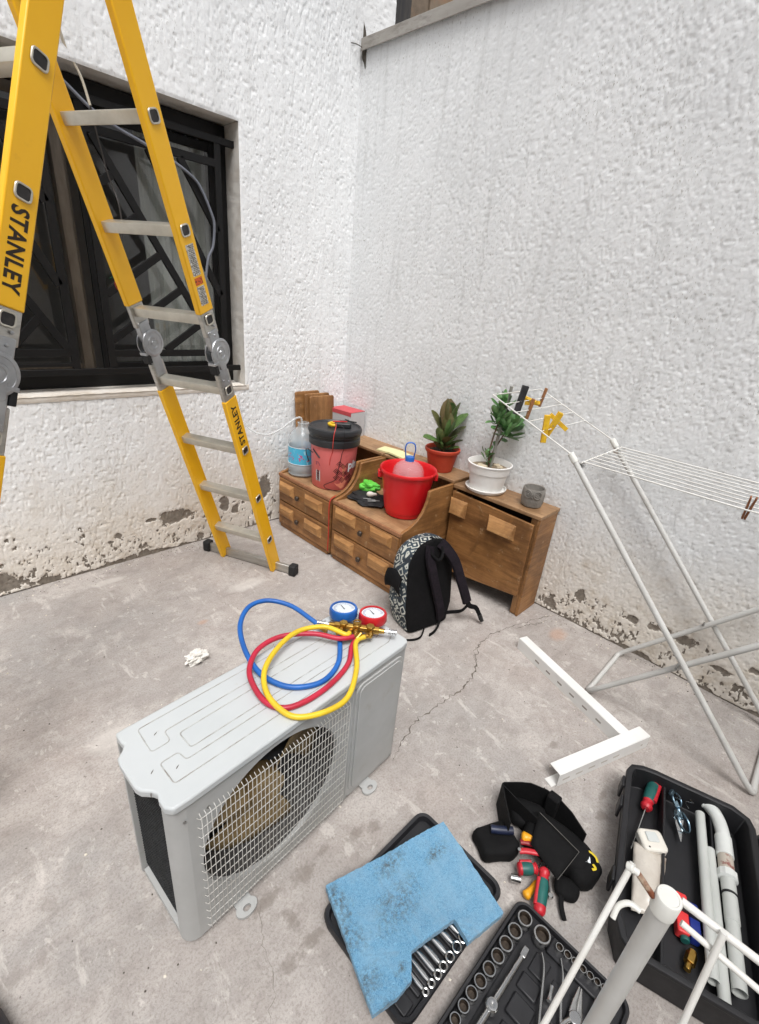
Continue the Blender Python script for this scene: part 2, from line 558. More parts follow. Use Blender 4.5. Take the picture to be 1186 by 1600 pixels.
crack('crack', [(-1.95, -1.98), (-1.99, -2.05), (-2.0, -2.12), (-2.06, -2.2)], .0006, 4)
crack('crack', [(-1.37, -.68), (-1.33, -.80), (-1.28, -.87)], .0013, 5)

# ---- left wall with the window opening
WX0, WX1, WZ0, WZ1 = -2.12, -.80, .967, 2.258
def h_left(u, z):
    pits = fbm(u / .0080, z / .020, 11, 1)
    dens = fbm(u / .22, z / .35, 31, 4)
    rough = fbm(u / .016, z / .022, 21, 3)
    fine = fbm(u / .0075, z / .009, 91, 1)
    trow = fbm(u / .14, z / .20, 41, 3)
    return .004 + .0010 * (trow - .5) + .0013 * (rough - .5) + .0009 * (fine - .5) - .0026 * sst(.69, .83, pits + .34 * (dens - .5))
U = axis((-6, -2.36, .25), (-2.36, WX0, .0045), (WX0, WX1, .0045), (WX1, .004, .0042), (.004, .235, .012))
Zs = axis((0, WZ0, .0042), (WZ0, WZ1, .0042), (WZ1, 3.15, .0055), (3.15, 4.2, .2))
pl_left = [(-1.295, .212, .10, .046), (-1.43, .222, .035, .012), (-.975, .20, .03, .055), (-.68, .27, .05, .07), (-1.57, .012, .025, .022), (-1.495, .018, .03, .02), (-1.14, .03, .018, .022), (-2.15, .07, .05, .05), (-1.98, .02, .06, .02), (-1.62, .175, .025, .025), (-1.8, .004, .05, .014), (-.9, .16, .03, .03)]
wl = bpy.data.objects.new('courtyard_wall', wall_mesh('courtyard_wall', U, Zs, lambda u, z, h: np.stack([u, -h, z], -1), h_left, (WX0, WX1, WZ0, WZ1), MS_L, pl_left, .25, 60))
COL.objects.link(wl)
XF[wl.name] = Matrix.Identity(4)
wl['label'] = 'white stucco wall with a barred window, paint flaking along its foot'
wl['category'] = 'wall'
RD = .20     # depth of the reveal
m = MB()
ny, n2 = 12, 60
def rough_reveal(a, b, nrm, k):
    def fn(u, v):
        p = Vector(a).lerp(Vector(b), u) + Vector((0, v * RD, 0))
        q = mnoise.noise(p * 38) * .0035 + mnoise.noise(p * 90) * .0018
        if v < .01: q = 0
        return p + Vector(nrm) * (q - .001)
    m.sheet(fn, k, ny)
rough_reveal((WX0, 0, WZ0), (WX0, 0, WZ1), (1, 0, 0), 90)
rough_reveal((WX1, 0, WZ0), (WX1, 0, WZ1), (-1, 0, 0), 90)
rough_reveal((WX0, 0, WZ1), (WX1, 0, WZ1), (0, 0, -1), 90)
m.part('window_reveal', mat('aged_plaster', srgb(206, 203, 197), .92, c2=srgb(176, 166, 154), vs=7, vlo=.45, vhi=.8, bump=.5, bs=90, bd=.003, dirt=srgb(120, 84, 62), dlo=.62, dhi=.82, ds=5), wl)
m = MB()
def sill_fn(u, v):
    x = WX0 + .002 + (WX1 - WX0 - .004) * u
    y = -.012 + v * (RD + .012)
    return (x, y, WZ0 + .004 - .006 * (1 - v) + mnoise.noise(Vector((x * 30, y * 30, 2))) * .002)
m.sheet(sill_fn, 120, 12)
m.part('window_sill', mat('sill_plaster', srgb(230, 226, 219), .9, c2=srgb(206, 196, 182), vs=9, bump=.4, bs=90, bd=.002, dirt=srgb(120, 100, 82), dlo=.66, dhi=.8, ds=16), wl)
# lower lip of the sill: a slightly proud band of plaster
m = MB()
m.sheet(lambda u, v: (WX0 - .03 + (WX1 - WX0 + .05) * u, -.006 - .003 * math.sin(PI * v) + mnoise.noise(Vector((u * 60, v * 3, 9))) * .002, WZ0 - .030 + .0315 * v), 160, 5)
m.part('sill_edge', MATS['sill_plaster'], wl)
# dark room behind the window
m = MB()
m.add([(WX0 - .3, RD, .6), (WX1 + .3, RD, .6), (WX1 + .3, 1.3, .6), (WX0 - .3, 1.3, .6), (WX0 - .3, RD, 2.5), (WX1 + .3, RD, 2.5), (WX1 + .3, 1.3, 2.5), (WX0 - .3, 1.3, 2.5)],
      [(0, 1, 2, 3), (4, 5, 6, 7), (2, 3, 7, 6), (0, 3, 7, 4), (1, 2, 6, 5)])
m.add([(WX0 - .3, RD, .6), (WX1 + .3, RD, .6), (WX1 + .3, RD, WZ0 + .001), (WX0 - .3, RD, WZ0 + .001)], [(0, 1, 2, 3)])
m.part('room_behind', mat('dim_room', srgb(186, 182, 176), .9), wl, smooth=0)

# window: fixed outer frame, mullion, two sashes with panes
BLK = mat('black_frame_paint', srgb(15, 15, 16), .55, spec=.3, c2=srgb(22, 21, 21), vs=12, dirt=srgb(70, 64, 57), dlo=.68, dhi=.88, ds=20, bump=.1)
FY = .135
m = MB()
m.box(WX0 + .002, WX1 - .002, FY, FY + .05, WZ0 + .006, WZ0 + .075)
m.box(WX0 + .002, WX1 - .002, FY, FY + .05, WZ1 - .085, WZ1 - .004)
m.box(WX1 - .052, WX1 - .002, FY, FY + .05, WZ0 + .075, WZ1 - .085)
m.box(WX0 + .002, WX0 + .052, FY, FY + .05, WZ0 + .075, WZ1 - .085)
win = m.part('window', BLK, wl, bevel=.003, label='sliding window with a black painted metal frame')
BRN = mat('brown_sash_metal', srgb(100, 92, 82), .4, c2=srgb(82, 74, 65), vs=10, stretch=(6, 6, 1), metal=.3)
m = MB()
m.box(-1.622, -1.578, FY - .024, FY + .03, WZ0 + .077, WZ1 - .087)
m.part('mullion', BRN, win, bevel=.003)
for x0, x1, yy in ((-2.064, -1.56, FY + .012), (-1.52, -.856, FY + .024)):
    m = MB()
    z0, z1 = WZ0 + .078, WZ1 - .09
    m.box(x0, x0 + .035, yy, yy + .016, z0, z1)
    m.box(x1 - .03, x1, yy, yy + .016, z0, z1)
    m.box(x0 + .035, x1 - .03, yy + .001, yy + .015, z0, z0 + .04)
    m.box(x0 + .035, x1 - .03, yy + .001, yy + .015, z1 - .04, z1)
    m.part('sash', BRN if x0 < -1.7 else BLK, win, bevel=.002)
gm = NT('window_glass')
gm.color((.02, .022, .022, 1)); gm.set(Roughness=.015, IOR=2.3, Alpha=.30)
for x0, x1, yy in ((-2.03, -1.59, FY + .018), (-1.486, -.886, FY + .030)):
    m = MB(); m.box(x0, x1, yy, yy + .004, WZ0 + .1, WZ1 - .12)
    m.part('pane', gm.m, win, smooth=0)
# pale curtain drawn half across the right sash
m = MB()
m.sheet(lambda u, v: (-1.25 + .36 * u + .02 * (1 - v), FY + .052 + .013 * math.sin(u * 34) + .006 * math.sin(u * 81 + v * 3), 1.0 + 1.2 * v), 70, 6)
m.part('curtain', mat('pale_curtain', srgb(240, 244, 238), .9, c2=srgb(222, 230, 222), vs=3, stretch=(8, 8, 1)), wl, smooth=60)

# security grille: outer bars, each bar its own piece
GY = .06
def gbar(a, b, parent, w_=.034, d_=.018, ext=0):
    A, B = Vector((a[0], GY, a[1])), Vector((b[0], GY, b[1]))
    d = (B - A).normalized()
    mm = MB().bar(A - d * ext, B + d * ext, w_, d_, up=(0, 1, 0))
    return mm.part('bar', BLK, parent, bevel=.0015, smooth=0)
m = MB()
m.bar((WX0 - .01, GY, 2.166), (WX1 + .012, GY, 2.166), .030, .022, up=(0, 1, 0))
m.bar((WX0 - .01, GY, 1.060), (WX1 + .012, GY, 1.060), .030, .022, up=(0, 1, 0))
grille = m.part('security_grille', BLK, wl, bevel=.002, label='black flat-bar security grille with slanting bars')
R0, R1, RB, RT = -1.508, -.892, 1.0755, 2.1505
gbar((R0, RB), (R0, RT), grille); gbar((R1, RB), (R1, RT), grille)
gbar((R0 + .013, 1.146), (R1 - .013, 1.146), grille); gbar((R0 + .013, 2.066), (R1 - .013, 2.066), grille)
gbar((-1.472, 2.052), (-1.006, 1.280), grille, d_=.0195); gbar((-1.006, 1.280), (-.922, 1.160), grille, d_=.0195)
gbar((-1.236, 2.052), (-.905, 1.452), grille); gbar((-1.088, 2.052), (-.905, 1.762), grille)
gbar((-1.492, 1.855), (-1.392, 1.925), grille, d_=.0165); gbar((-1.494, 1.640), (-1.300, 1.778), grille, d_=.0165)
gbar((-1.494, 1.418), (-1.208, 1.626), grille, d_=.0165); gbar((-1.494, 1.208), (-1.115, 1.474), grille, d_=.0165); gbar((-1.236, 1.160), (-1.012, 1.312), grille, d_=.0165)
L0, L1 = -2.09, -1.672
gbar((L1, RB), (L1, RT), grille); gbar((L0, RB), (L0, RT), grille)
gbar((L0 + .013, 1.149), (L1 - .013, 1.149), grille); gbar((L0 + .013, 2.066), (L1 - .013, 2.066), grille)
gbar((L0 + .013, 1.094), (L1 - .013, 1.094), grille, .016)
gbar((-1.99, 2.052), (-1.686, 1.440), grille); gbar((-1.835, 2.052), (-1.686, 1.76), grille)
gbar((-2.076, 1.79), (-1.694, 1.166), grille, d_=.0195)
gbar((-2.076, 1.52), (-1.965, 1.60), grille); gbar((-2.076, 1.24), (-1.84, 1.40), grille); gbar((-1.92, 1.163), (-1.79, 1.30), grille)

# ---- right wall, lower than the left one, with a metal-edged top
def h_right(u, z):
    kn = fbm(u / .0105, z / .0135, 211, 2)
    pits = fbm(u / .0085, z / .017, 251, 1)
    fine = fbm(u / .0075, z / .008, 291, 1)
    dens = fbm(u / .35, z / .5, 231, 4)
    trow = fbm(u / .18, z / .25, 241, 3)
    near = sst(.6, 2.6, -u)
    return .004 + .0010 * (trow - .5) + (.0006 + .0004 * near) * sst(.30, .68, kn) - (.0015 + .0006 * near) * sst(.67, .83, pits + .40 * (dens - .5)) + .0010 * (fine - .5)
U = axis((.0, -1.5, .0050), (-1.5, -2.95, .0042), (-2.95, -7, .25))
Zs = axis((0, 1.4, .0042), (1.4, 2.80, .0048))
pl_right = [(-1.98, .185, .026, .035), (-2.25, .18, .03, .02), (-2.39, .20, .035, .018), (-2.47, .195, .055, .03), (-2.34, .185, .025, .015), (-2.64, .135, .05, .015), (-1.84, .045, .04, .03), (-2.75, .2, .02, .018)]
wr = bpy.data.objects.new('courtyard_wall', wall_mesh('courtyard_wall', U, Zs, lambda u, z, h: np.stack([-h, u, z], -1), h_right, None, MS_R, pl_right, .20, 160))
COL.objects.link(wr)
XF[wr.name] = Matrix.Identity(4)
wr['label'] = 'lower rough white stucco wall with a grey metal edge along its top'
wr['category'] = 'wall'
m = MB()
m.box(.002, .235, -7, -.001, 2.70, 2.80)
m.part('wall_top', MS_R, wr, smooth=0)
m = MB()
m.box(-.030, .20, -7, -.020, 2.802, 2.822)
m.box(-.034, -.026, -7, -.020, 2.772, 2.826)
m.part('coping', mat('weathered_flashing', srgb(168, 164, 158), .6, c2=srgb(140, 135, 128), vs=9, metal=.2, stretch=(1, .3, 1), dirt=srgb(86, 78, 70), dlo=.55, dhi=.8, ds=14), wr, bevel=.002)
m = MB()
m.sheet(lambda u, v: (-.0065 - .002 * math.sin(9 * u), -.004 - .035 * u, 2.755 + .16 * v - .05 * u * abs(v - .4) * 3), 6, 12)
m.tube(catmull([(-.01, -.004, 2.79), (-.03, -.03, 2.785), (-.07, -.02, 2.79), (-.10, -.012, 2.786)], 5), .0022, 6)
m.part('mould_stain', mat('black_mould', srgb(96, 90, 82), .95, c2=srgb(60, 56, 50), vs=40), wr)
# what stands beyond the wall top: post and brown weathered wall
m = MB(); m.box(.238, .365, .0, .10, 2.79, 4.2)
m.thing('post', mat('dark_post', srgb(52, 52, 54), .6, c2=srgb(76, 72, 68), vs=8, stretch=(6, 6, 1), dirt=srgb(120, 112, 102), dlo=.6, dhi=.8), 'dark metal post standing above the corner of the walls', 'post', bevel=.004)
m = MB()
m.box(.30, 3.5, .62, .8, 2.6, 4.4)
for k, (a, b) in enumerate(((.34, .66), (.69, 1.15), (1.18, 1.7))):
    m.box(a, b, .60, .619, 2.7, 4.3)
m.thing('upper_wall', mat('brown_render', srgb(142, 126, 108), .9, c2=srgb(108, 96, 84), vs=5, bump=.6, bs=40, bd=.004, dirt=srgb(160, 122, 92), dlo=.5, dhi=.7, ds=6), 'brown weathered wall glimpsed above the right wall', 'wall', bevel=.004)

# unseen wall added behind the viewer to shape the daylight
m = MB(); m.box(-7, -.003, -4.5, -4.3, 0, 3.0)
m.thing('added_wall_behind', mat('plain_render', srgb(206, 202, 196), .9, c2=srgb(190, 184, 176), vs=4, bump=.5, bs=60, bd=.004), None, None, (-3, -4.4, 0), kind='structure', smooth=0)

# ================================================================ air conditioner
WHT = mat('white_enamel', srgb(194, 198, 199), .45, c2=srgb(183, 188, 189), vs=3, dirt=srgb(176, 172, 162), dlo=.66, dhi=.85, ds=22)
WHT2 = mat('white_enamel_dusty', srgb(178, 179, 178), .5, c2=srgb(166, 167, 165), vs=4, dirt=srgb(158, 150, 138), dlo=.6, dhi=.85, ds=14)
DIRT = mat('dirt_line', srgb(150, 146, 140), .9, c2=srgb(188, 190, 188), vs=40, vlo=.35, vhi=.65)
ACR = R_(3.34)
ac = thing('air_conditioner', 'white outdoor air conditioner unit standing on the floor with coloured hoses on top', 'air conditioner', (-2.134, -1.955, 0), ACR)
LX, LY, LZ = .772, .253, .535
def rrect_left(r, n=6):
    # plan outline: rounded front-left corner
    return [(r - r * math.cos(R_(90 * k / n)), r - r * math.sin(R_(90 * k / n))) for k in range(n + 1)]
# front panel with the round fan opening
FCX, FCZ, FR = .272, .284, .212
m = MB()
N = 72
x0, x1, z0, z1 = .034, .530, .018, .512
ring, outer = [], []
for k in range(N):
    a = 2 * PI * k / N
    ca, sa = math.cos(a), math.sin(a)
    ring.append((FCX + FR * ca, 0, FCZ + FR * sa))
    t = min(((x1 - FCX) / ca if ca > 0 else (x0 - FCX) / ca) if abs(ca) > 1e-6 else 9, ((z1 - FCZ) / sa if sa > 0 else (z0 - FCZ) / sa) if abs(sa) > 1e-6 else 9)
    outer.append((FCX + t * ca, 0, FCZ + t * sa))
lip = [(p[0] * .985 + FCX * .015, .012, p[2] * .985 + FCZ * .015) for p in ring]
back = [(p[0] * .985 + FCX * .015, .040, p[2] * .985 + FCZ * .015) for p in ring]
vs = outer + ring + lip
fs = []
for q in range(2):
    for k in range(N): fs.append((q * N + k, q * N + (k + 1) % N, (q + 1) * N + (k + 1) % N, (q + 1) * N + k))
m.add(vs, fs)
for cx_, cz_ in ((x0, z0), (x1, z0), (x0, z1), (x1, z1)):
    # fill the corners the radial fan leaves open
    best = sorted(range(N), key=lambda k: (outer[k][0] - cx_) ** 2 + (outer[k][2] - cz_) ** 2)[:2]
    a, b = outer[best[0]], outer[best[1]]
    if abs(a[0] - cx_) > 1e-4 or abs(a[2] - cz_) > 1e-4: m.add([a, (cx_, 0, cz_), b], [(0, 1, 2)])
body = m.part('front_panel', WHT2, ac, ws=False)
m = MB().add(lip + [(p[0], .122, p[2]) for p in lip] + [(FCX, .122, FCZ)], [(k, (k + 1) % N, N + (k + 1) % N, N + k) for k in range(N)] + [(N + k, N + (k + 1) % N, 2 * N) for k in range(N)])
m.part('fan_shroud', mat('dark_shroud', srgb(60, 60, 62), .7, c2=srgb(78, 76, 74), vs=12, dirt=srgb(92, 84, 72), dlo=.6, dhi=.85), ac, ws=False)
# rounded white left corner post, and side frame round the coil
m = MB()
prof = [(.034, 0), (.022, .003), (.012, .009), (.005, .018), (.001, .028), (.001, .040), (.008, .042), (.03, .042)]
m.sheet(lambda u, v: (*prof[int(round(u * (len(prof) - 1)))], .018 + v * .497), len(prof), 2)
m.box(.0, .016, .243, .253, .018, .515)
m.box(.002, .02, .042, .238, .018, .034)
m.part('corner_post', WHT2, ac, ws=False)
# right-hand section: box with raised service plate
m = MB()
m.box(.530, LX, .0006, .252, .018, .513)
m.part('service_section', WHT2, ac, ws=False, bevel=.006)
m = MB()
rp = rpoly(.212, .452, .03)
m.prism(rp, lambda u, v, d: (.651 + u, -d, .268 + v), -.002, .004)
rp2 = rpoly(.192, .432, .025)
m.prism(rp2, lambda u, v, d: (.651 + u, -d, .268 + v), .0041, .008)
m.part('service_plate', WHT2, ac, ws=False, bevel=.003, smooth=40)
m = MB()
m.box(.02, .76, .2405, .2525, .018, .51); m.box(.02, .77, .006, .24, .012, .030)
m.part('chassis', WHT2, ac, ws=False, smooth=0)
# coil on the left side and across the back, dark fins
m = MB()
m.box(.016, .026, .043, .242, .036, .512)
m.box(.03, .528, .20, .22, .04, .50)
m.part('coil', mat('coil_black', srgb(26, 27, 29), .6, c2=srgb(44, 45, 46), vs=60, stretch=(1, 1, 6)), ac, ws=False, smooth=0)
m = MB()
rnd = random.Random(4)
for k in range(44):
    z = .05 + k * .0104
    m.box(.0115, .0158, .044, .241, z, z + .0016)
for k in range(30):
    y = .046 + k * .0065
    m.box(.0125, .0152, y, y + .0012, .044, .510)
cf_ = m.part('coil_fins', mat('coil_fin', srgb(54, 56, 58), .45, c2=srgb(34, 35, 36), vs=50, metal=.5), ac, ws=False, smooth=0); cf_['kind'] = 'stuff'
# top cover, wavy left end
m = MB()
pl_ = [(.0, .255), (.0, .222), (.003, .214), (-.008, .200), (-.022, .188), (-.025, .17), (-.025, .095), (-.020, .080), (-.004, .062), (.002, .050), (-.003, .036), (-.003, .012), (.008, -.004), (.04, -.006), (.74, -.006), (.765, -.004), (.776, .006), (.777, .03), (.777, .235), (.772, .252), (.755, .258), (.02, .258), (.004, .257)]
m.prism(pl_, lambda u, v, d: (u, v, d), .5135, .5355)
m.part('top_cover', WHT, ac, ws=False, bevel=.006, smooth=50)
# embossed lines pressed in the cover, dirt lying in them
def groove(pts, w=.0014):
    P = [Vector((x, y, .536)) for x, y in pts]
    Q = []
    for i, p in enumerate(P):
        if 0 < i < len(P) - 1:
            a = (P[i - 1] - p).normalized(); b = (P[i + 1] - p).normalized()
            r = .009
            for k in range(5):
                t = k / 4
                Q.append((p + a * r) * (1 - t) ** 2 + p * 2 * t * (1 - t) + (p + b * r) * t ** 2)
        else: Q.append(p)
    mm = MB(); vs, fs = [], []
    for i, p in enumerate(Q):
        t = (Q[min(i + 1, len(Q) - 1)] - Q[max(i - 1, 0)]).normalized(); pr = Vector((-t.y, t.x, 0)) * w
        vs += [p + pr, p + Vector((0, 0, .0012)), p - pr]
        if i: fs += [(3 * i - 3, 3 * i - 2, 3 * i + 1, 3 * i), (3 * i - 2, 3 * i - 1, 3 * i + 2, 3 * i + 1)]
    mm.add(vs, fs)
    mm.part('embossed_line', DIRT, ac, ws=False, smooth=0)
groove([(.70, .232), (.040, .232), (.036, .152), (.080, .152), (.082, .186), (.70, .186)])
groove([(.72, .160), (.104, .158), (.104, .104), (.72, .104)])
groove([(.72, .078), (.082, .082), (.078, .112), (.036, .112), (.036, .046), (.72, .036)])
groove([(.700, .232), (.748, .226), (.748, .17), (.72, .160)]); groove([(.72, .104), (.752, .098), (.752, .05), (.72, .036)])
# scratches on the cover
for x, y, r in ((.012, .10, .5), (-.01, .05, 1.0), (.055, .075, .4), (.06, .19, .3)):
    mm = MB(); T = Matrix.Translation((x, y, .5358)) @ Matrix.Rotation(r, 4, 'Z')
    mm.add([T @ Vector(p) for p in ((0, 0, 0), (.007, .001, 0), (.012, .003, 0), (.006, .0035, 0), (.001, .002, 0))], [(0, 1, 2, 3, 4)])
    mm.part('scratch', mat('bare_scratch', srgb(92, 86, 80), .7), ac, ws=False, smooth=0)
# fan: three broad blades on a hub
TAN = mat('dusty_tan_blade', srgb(156, 134, 94), .6, c2=srgb(126, 106, 72), vs=9, dirt=srgb(86, 74, 54), dlo=.55, dhi=.8)
fan = MB().lathe([(.0, -.035), (.045, -.035), (.05, -.03), (.05, .03), (.0, .03)], (FCX, .07, FCZ), 24, Matrix.Rotation(R_(90), 4, 'X'), cap0=False, cap1=False).part('fan_hub', TAN, ac, ws=False)
for b in range(3):
    mm = MB(); a0 = R_(35 + 120 * b)
    def bl(u, v, a0=a0):
        r = .045 + .162 * v
        a = a0 + (u - .5) * (1.0 + .45 * v) - .35 * v
        y = .078 + (.5 - u) * .06 * (1 - .15 * v)
        return (FCX + r * math.cos(a), y, FCZ + r * math.sin(a))
    mm.sheet(bl, 12, 8)
    mm.part('fan_blade', TAN, ac, ws=False, solid=.003, smooth=60)
# wire grille: upright and level wires
m = MB()
GX0, GX1, GZ0, GZ1 = .060, .514, .036, .462
nv = 39
for k in range(nv + 1):
    x = GX0 + (GX1 - GX0) * k / nv
    m.tube([(x, -.001, GZ0 - .002), (x, -.011, GZ0 + .004), (x, -.011, GZ1 - .004), (x, -.001, GZ1 + .002)], .00085, 5)
nh = 13
for k in range(nh + 1):
    z = GZ0 + .008 + (GZ1 - GZ0 - .016) * k / nh
    m.tube([(GX0 - .006, -.001, z), (GX0 - .003, -.0085, z), (GX1 + .003, -.0085, z), (GX1 + .006, -.001, z)], .0010, 5)
fg_ = m.part('fan_grille', mat('white_wire', srgb(216, 216, 212), .5, c2=srgb(192, 189, 182), vs=20), ac, ws=False, smooth=60); fg_['kind'] = 'stuff'
for x in (.150, .630):
    mm = MB()
    N2 = 20
    o_ = [(x + .026 * math.cos(2 * PI * k / N2) * 1.15, -.024 + .020 * math.sin(2 * PI * k / N2)) for k in range(N2)]
    i_ = [(x + .010 * math.cos(2 * PI * k / N2) * 1.1, -.026 + .008 * math.sin(2 * PI * k / N2)) for k in range(N2)]
    for zt in (.004, .012):
        mm.add([(a, b, zt) for a, b in o_] + [(a, b, zt) for a, b in i_], [(k, (k + 1) % N2, N2 + (k + 1) % N2, N2 + k) for k in range(N2)])
    mm.add([(a, b, z) for z in (.004, .012) for a, b in o_], [(k, (k + 1) % N2, N2 + (k + 1) % N2, N2 + k) for k in range(N2)])
    mm.add([(a, b, z) for z in (.004, .012) for a, b in i_], [(k, (k + 1) % N2, N2 + (k + 1) % N2, N2 + k) for k in range(N2)])
    mm.box(x - .022, x + .022, -.012, .03, .0035, .0125)
    mm.part('foot', WHT2, ac, ws=False)
for sx_, sz_ in ((.542, .487), (.542, .03), (.028, .47), (.758, .030)):
    mm = MB(); mm.lathe([(.0032, 0), (.0042, .001), (.003, .002)], (sx_, -.0006, sz_), 10, Matrix.Rotation(R_(90), 4, 'X')); mm.part('screw', mat('steel', srgb(170, 170, 168), .35, 1.0), ac, ws=False)
mm = MB(); mm.lathe([(.0035, 0), (.0045, .001), (.003, .002)], (.082, -.0005, .462), 10, Matrix.Rotation(R_(90), 4, 'X')); mm.part('screw', mat('steel', srgb(170, 170, 168), .35, 1.0), ac, ws=False)

# ================================================================ manifold gauge set lying on the unit
AT = XF[ac.name]
def A(x, y, z): return AT @ Vector((x, y, z))
g = thing('manifold_gauge', 'brass manifold with blue and red gauges and three coloured hoses on the white unit', 'gauge', tuple(A(.66, .14, .536)), ACR)
BRS = mat('brass', srgb(196, 158, 84), .32, 1.0, c2=srgb(160, 122, 58), vs=30)
CHR = mat('chrome', srgb(206, 206, 206), .2, 1.0, c2=srgb(176, 176, 178), vs=20)
BLU = mat('blue_rubber', srgb(30, 104, 186), .42, c2=srgb(24, 84, 158), vs=10)
RED = mat('red_rubber', srgb(192, 40, 66), .42, c2=srgb(162, 32, 54), vs=10)
YEL = mat('yellow_rubber', srgb(232, 200, 46), .42, c2=srgb(208, 172, 34), vs=10)
REDG = mat('red_gauge', srgb(206, 36, 44), .4, c2=srgb(180, 28, 36), vs=10)
GC = {}
for nm, c, mt, lab in (('gauge_case', (.690, .208), BLU, 'blue gauge'), ('gauge_case', (.742, .126), REDG, 'red gauge')):
    T = AT @ Matrix.Translation((c[0], c[1], .553)) @ Matrix.Rotation(R_(-5), 4, 'X') @ Matrix.Rotation(R_(3), 4, 'Y') @ Matrix.Scale(1.26, 4)
    mm = MB()
    mm.lathe([(.030, 0), (.0345, .002), (.0360, .005), (.0360, .022), (.0345, .026), (.0300, .027), (.0295, .0235)], (0, 0, 0), 40, wob=lambda a, z: .018 * (1 if math.sin(a * 20) > 0 else -1) if .004 < z < .024 else 0, cap1=False)
    mm.v = [T @ v for v in mm.v]
    gc = mm.part('gauge_case', mt, g, label=lab)
    d = MB().lathe([(.0, .0225), (.0297, .0225)], seg=40, cap0=False, cap1=False); d.v = [T @ v for v in d.v]
    d.part('dial', mat('dial_white', srgb(222, 228, 232), .3), gc)
    dm = MB()
    for k in range(28):
        a = R_(-45 + 270 * k / 27); r0 = .021 if k % 4 else .018
        dm.add([(r * math.cos(a + s_), r * math.sin(a + s_), .0230) for r, s_ in ((r0, -.02), (.0262, -.02), (.0262, .02), (r0, .02))], [(0, 1, 2, 3)])
    dm.v = [T @ v for v in dm.v]; dm.part('dial_marks', mat('blue_ink', srgb(70, 96, 150), .6), gc, smooth=0)['kind'] = 'stuff'
    dm = MB().add([(-.006, -.0015, .0235), (.018, -.0006, .0235), (.018, .0006, .0235), (-.006, .0015, .0235)], [(0, 1, 2, 3)])
    RZ = Matrix.Rotation(R_(70), 4, 'Z'); dm.v = [T @ RZ @ v for v in dm.v]; dm.part('needle', mat('black_ink', srgb(30, 30, 32), .5), gc, smooth=0)
    GC[lab] = T
# manifold bar runs from the blue side to the red side
def along(p, q, t): return Vector(p).lerp(Vector(q), t)
MA, MBq = A(.628, .178, .566), A(.706, .072, .566)
dr = (MBq - MA).normalized()
mm = MB().cyl(MA - dr * .004, MBq + dr * .004, .0125, seg=8)
mm.cyl(MA - dr * .022, MA - dr * .003, .0075, .0095, 12); mm.cyl(MBq + dr * .003, MBq + dr * .022, .0095, .0075, 12)
for t in (.18, .5, .82):
    p = along(MA, MBq, t); mm.lathe([(.0135, -.015), (.0155, -.010), (.0155, .010), (.0135, .015)], p, 6)
mm.part('manifold_block', BRS, g, bevel=.0008)
mm = MB(); pm_ = along(MA, MBq, .5) + Vector((0, 0, .022))
mm.tube([pm_ + Vector((.0105 * math.cos(2 * PI * k / 24), .0105 * math.sin(2 * PI * k / 24), 0)) for k in range(24)], .0026, 8, closed=True)
mm.part('sight_ring', BRS, g)
for p, s_ in ((MA - dr * .022, -1), (MBq + dr * .022, 1)):
    mm = MB(); q = p + dr * s_ * .012
    mm.cyl(p - dr * s_ * .002, q, .004, seg=10)
    for k in range(5):
        a = q + dr * s_ * (.001 + k * .0052)
        mm.cyl(a, a + dr * s_ * .0032, .0105 if k % 2 == 0 else .0080, seg=14)
    mm.part('valve_knob', CHR, g)
# ports: one for each hose
for t, mt, tw in ((.15, BLU, 0), (.5, YEL, 0), (.85, RED, 0)):
    p = along(MA, MBq, t); u = (AT.to_3x3() @ Vector((-.75, -.55, 0))).normalized()
    mm = MB().cyl(p + u * .006, p + u * .020, .0055, seg=10); mm.cyl(p + u * .018, p + u * .030, .0085, seg=6); mm.cyl(p + u * .028, p + u * .036, .0075, .006, 12)
    mm.part('port', BRS, g, bevel=.0006)
def hose(pts, mt, lab):
    P = catmull([A(*p) for p in pts], 8)
    mm = MB().tube(P, .0076, 12)
    h_ = mm.part('hose', mt, g, smooth=60, label=lab)
    for e, i in ((0, 4), (-1, -5)):
        a, b = P[e], P[i]; d = (a - b).normalized()
        MB().cyl(a - d * .004, a + d * .018, .0084, .0072, 12).part('hose_end', BRS, h_)
hose([(.612, .150, .557), (.598, .128, .5460), (.533, .068, .5430), (.456, .046, .5430), (.391, .075, .5435), (.357, .126, .545), (.345, .195, .552), (.363, .282, .566), (.402, .358, .582), (.466, .405, .590), (.530, .396, .588), (.574, .334, .580), (.588, .252, .567), (.596, .205, .5545)], BLU, 'blue hose')
hose([(.640, .096, .559), (.612, .091, .546), (.553, .047, .5435), (.468, .024, .5435), (.381, .023, .5435), (.322, .043, .5440), (.298, .089, .5470), (.305, .155, .5560), (.330, .205, .5630), (.388, .245, .5680), (.466, .244, .5695), (.545, .191, .5690), (.590, .126, .5660), (.636, .104, .562)], RED, 'red hose')
hose([(.664, .082, .560), (.624, .086, .556), (.556, .016, .548), (.470, -.038, .5415), (.400, -.038, .5415), (.332, -.006, .5440), (.310, .038, .5480), (.312, .104, .5590), (.352, .166, .5690), (.432, .208, .5760), (.514, .220, .5790), (.585, .183, .5785), (.612, .122, .5720), (.634, .124, .566)], YEL, 'yellow hose')

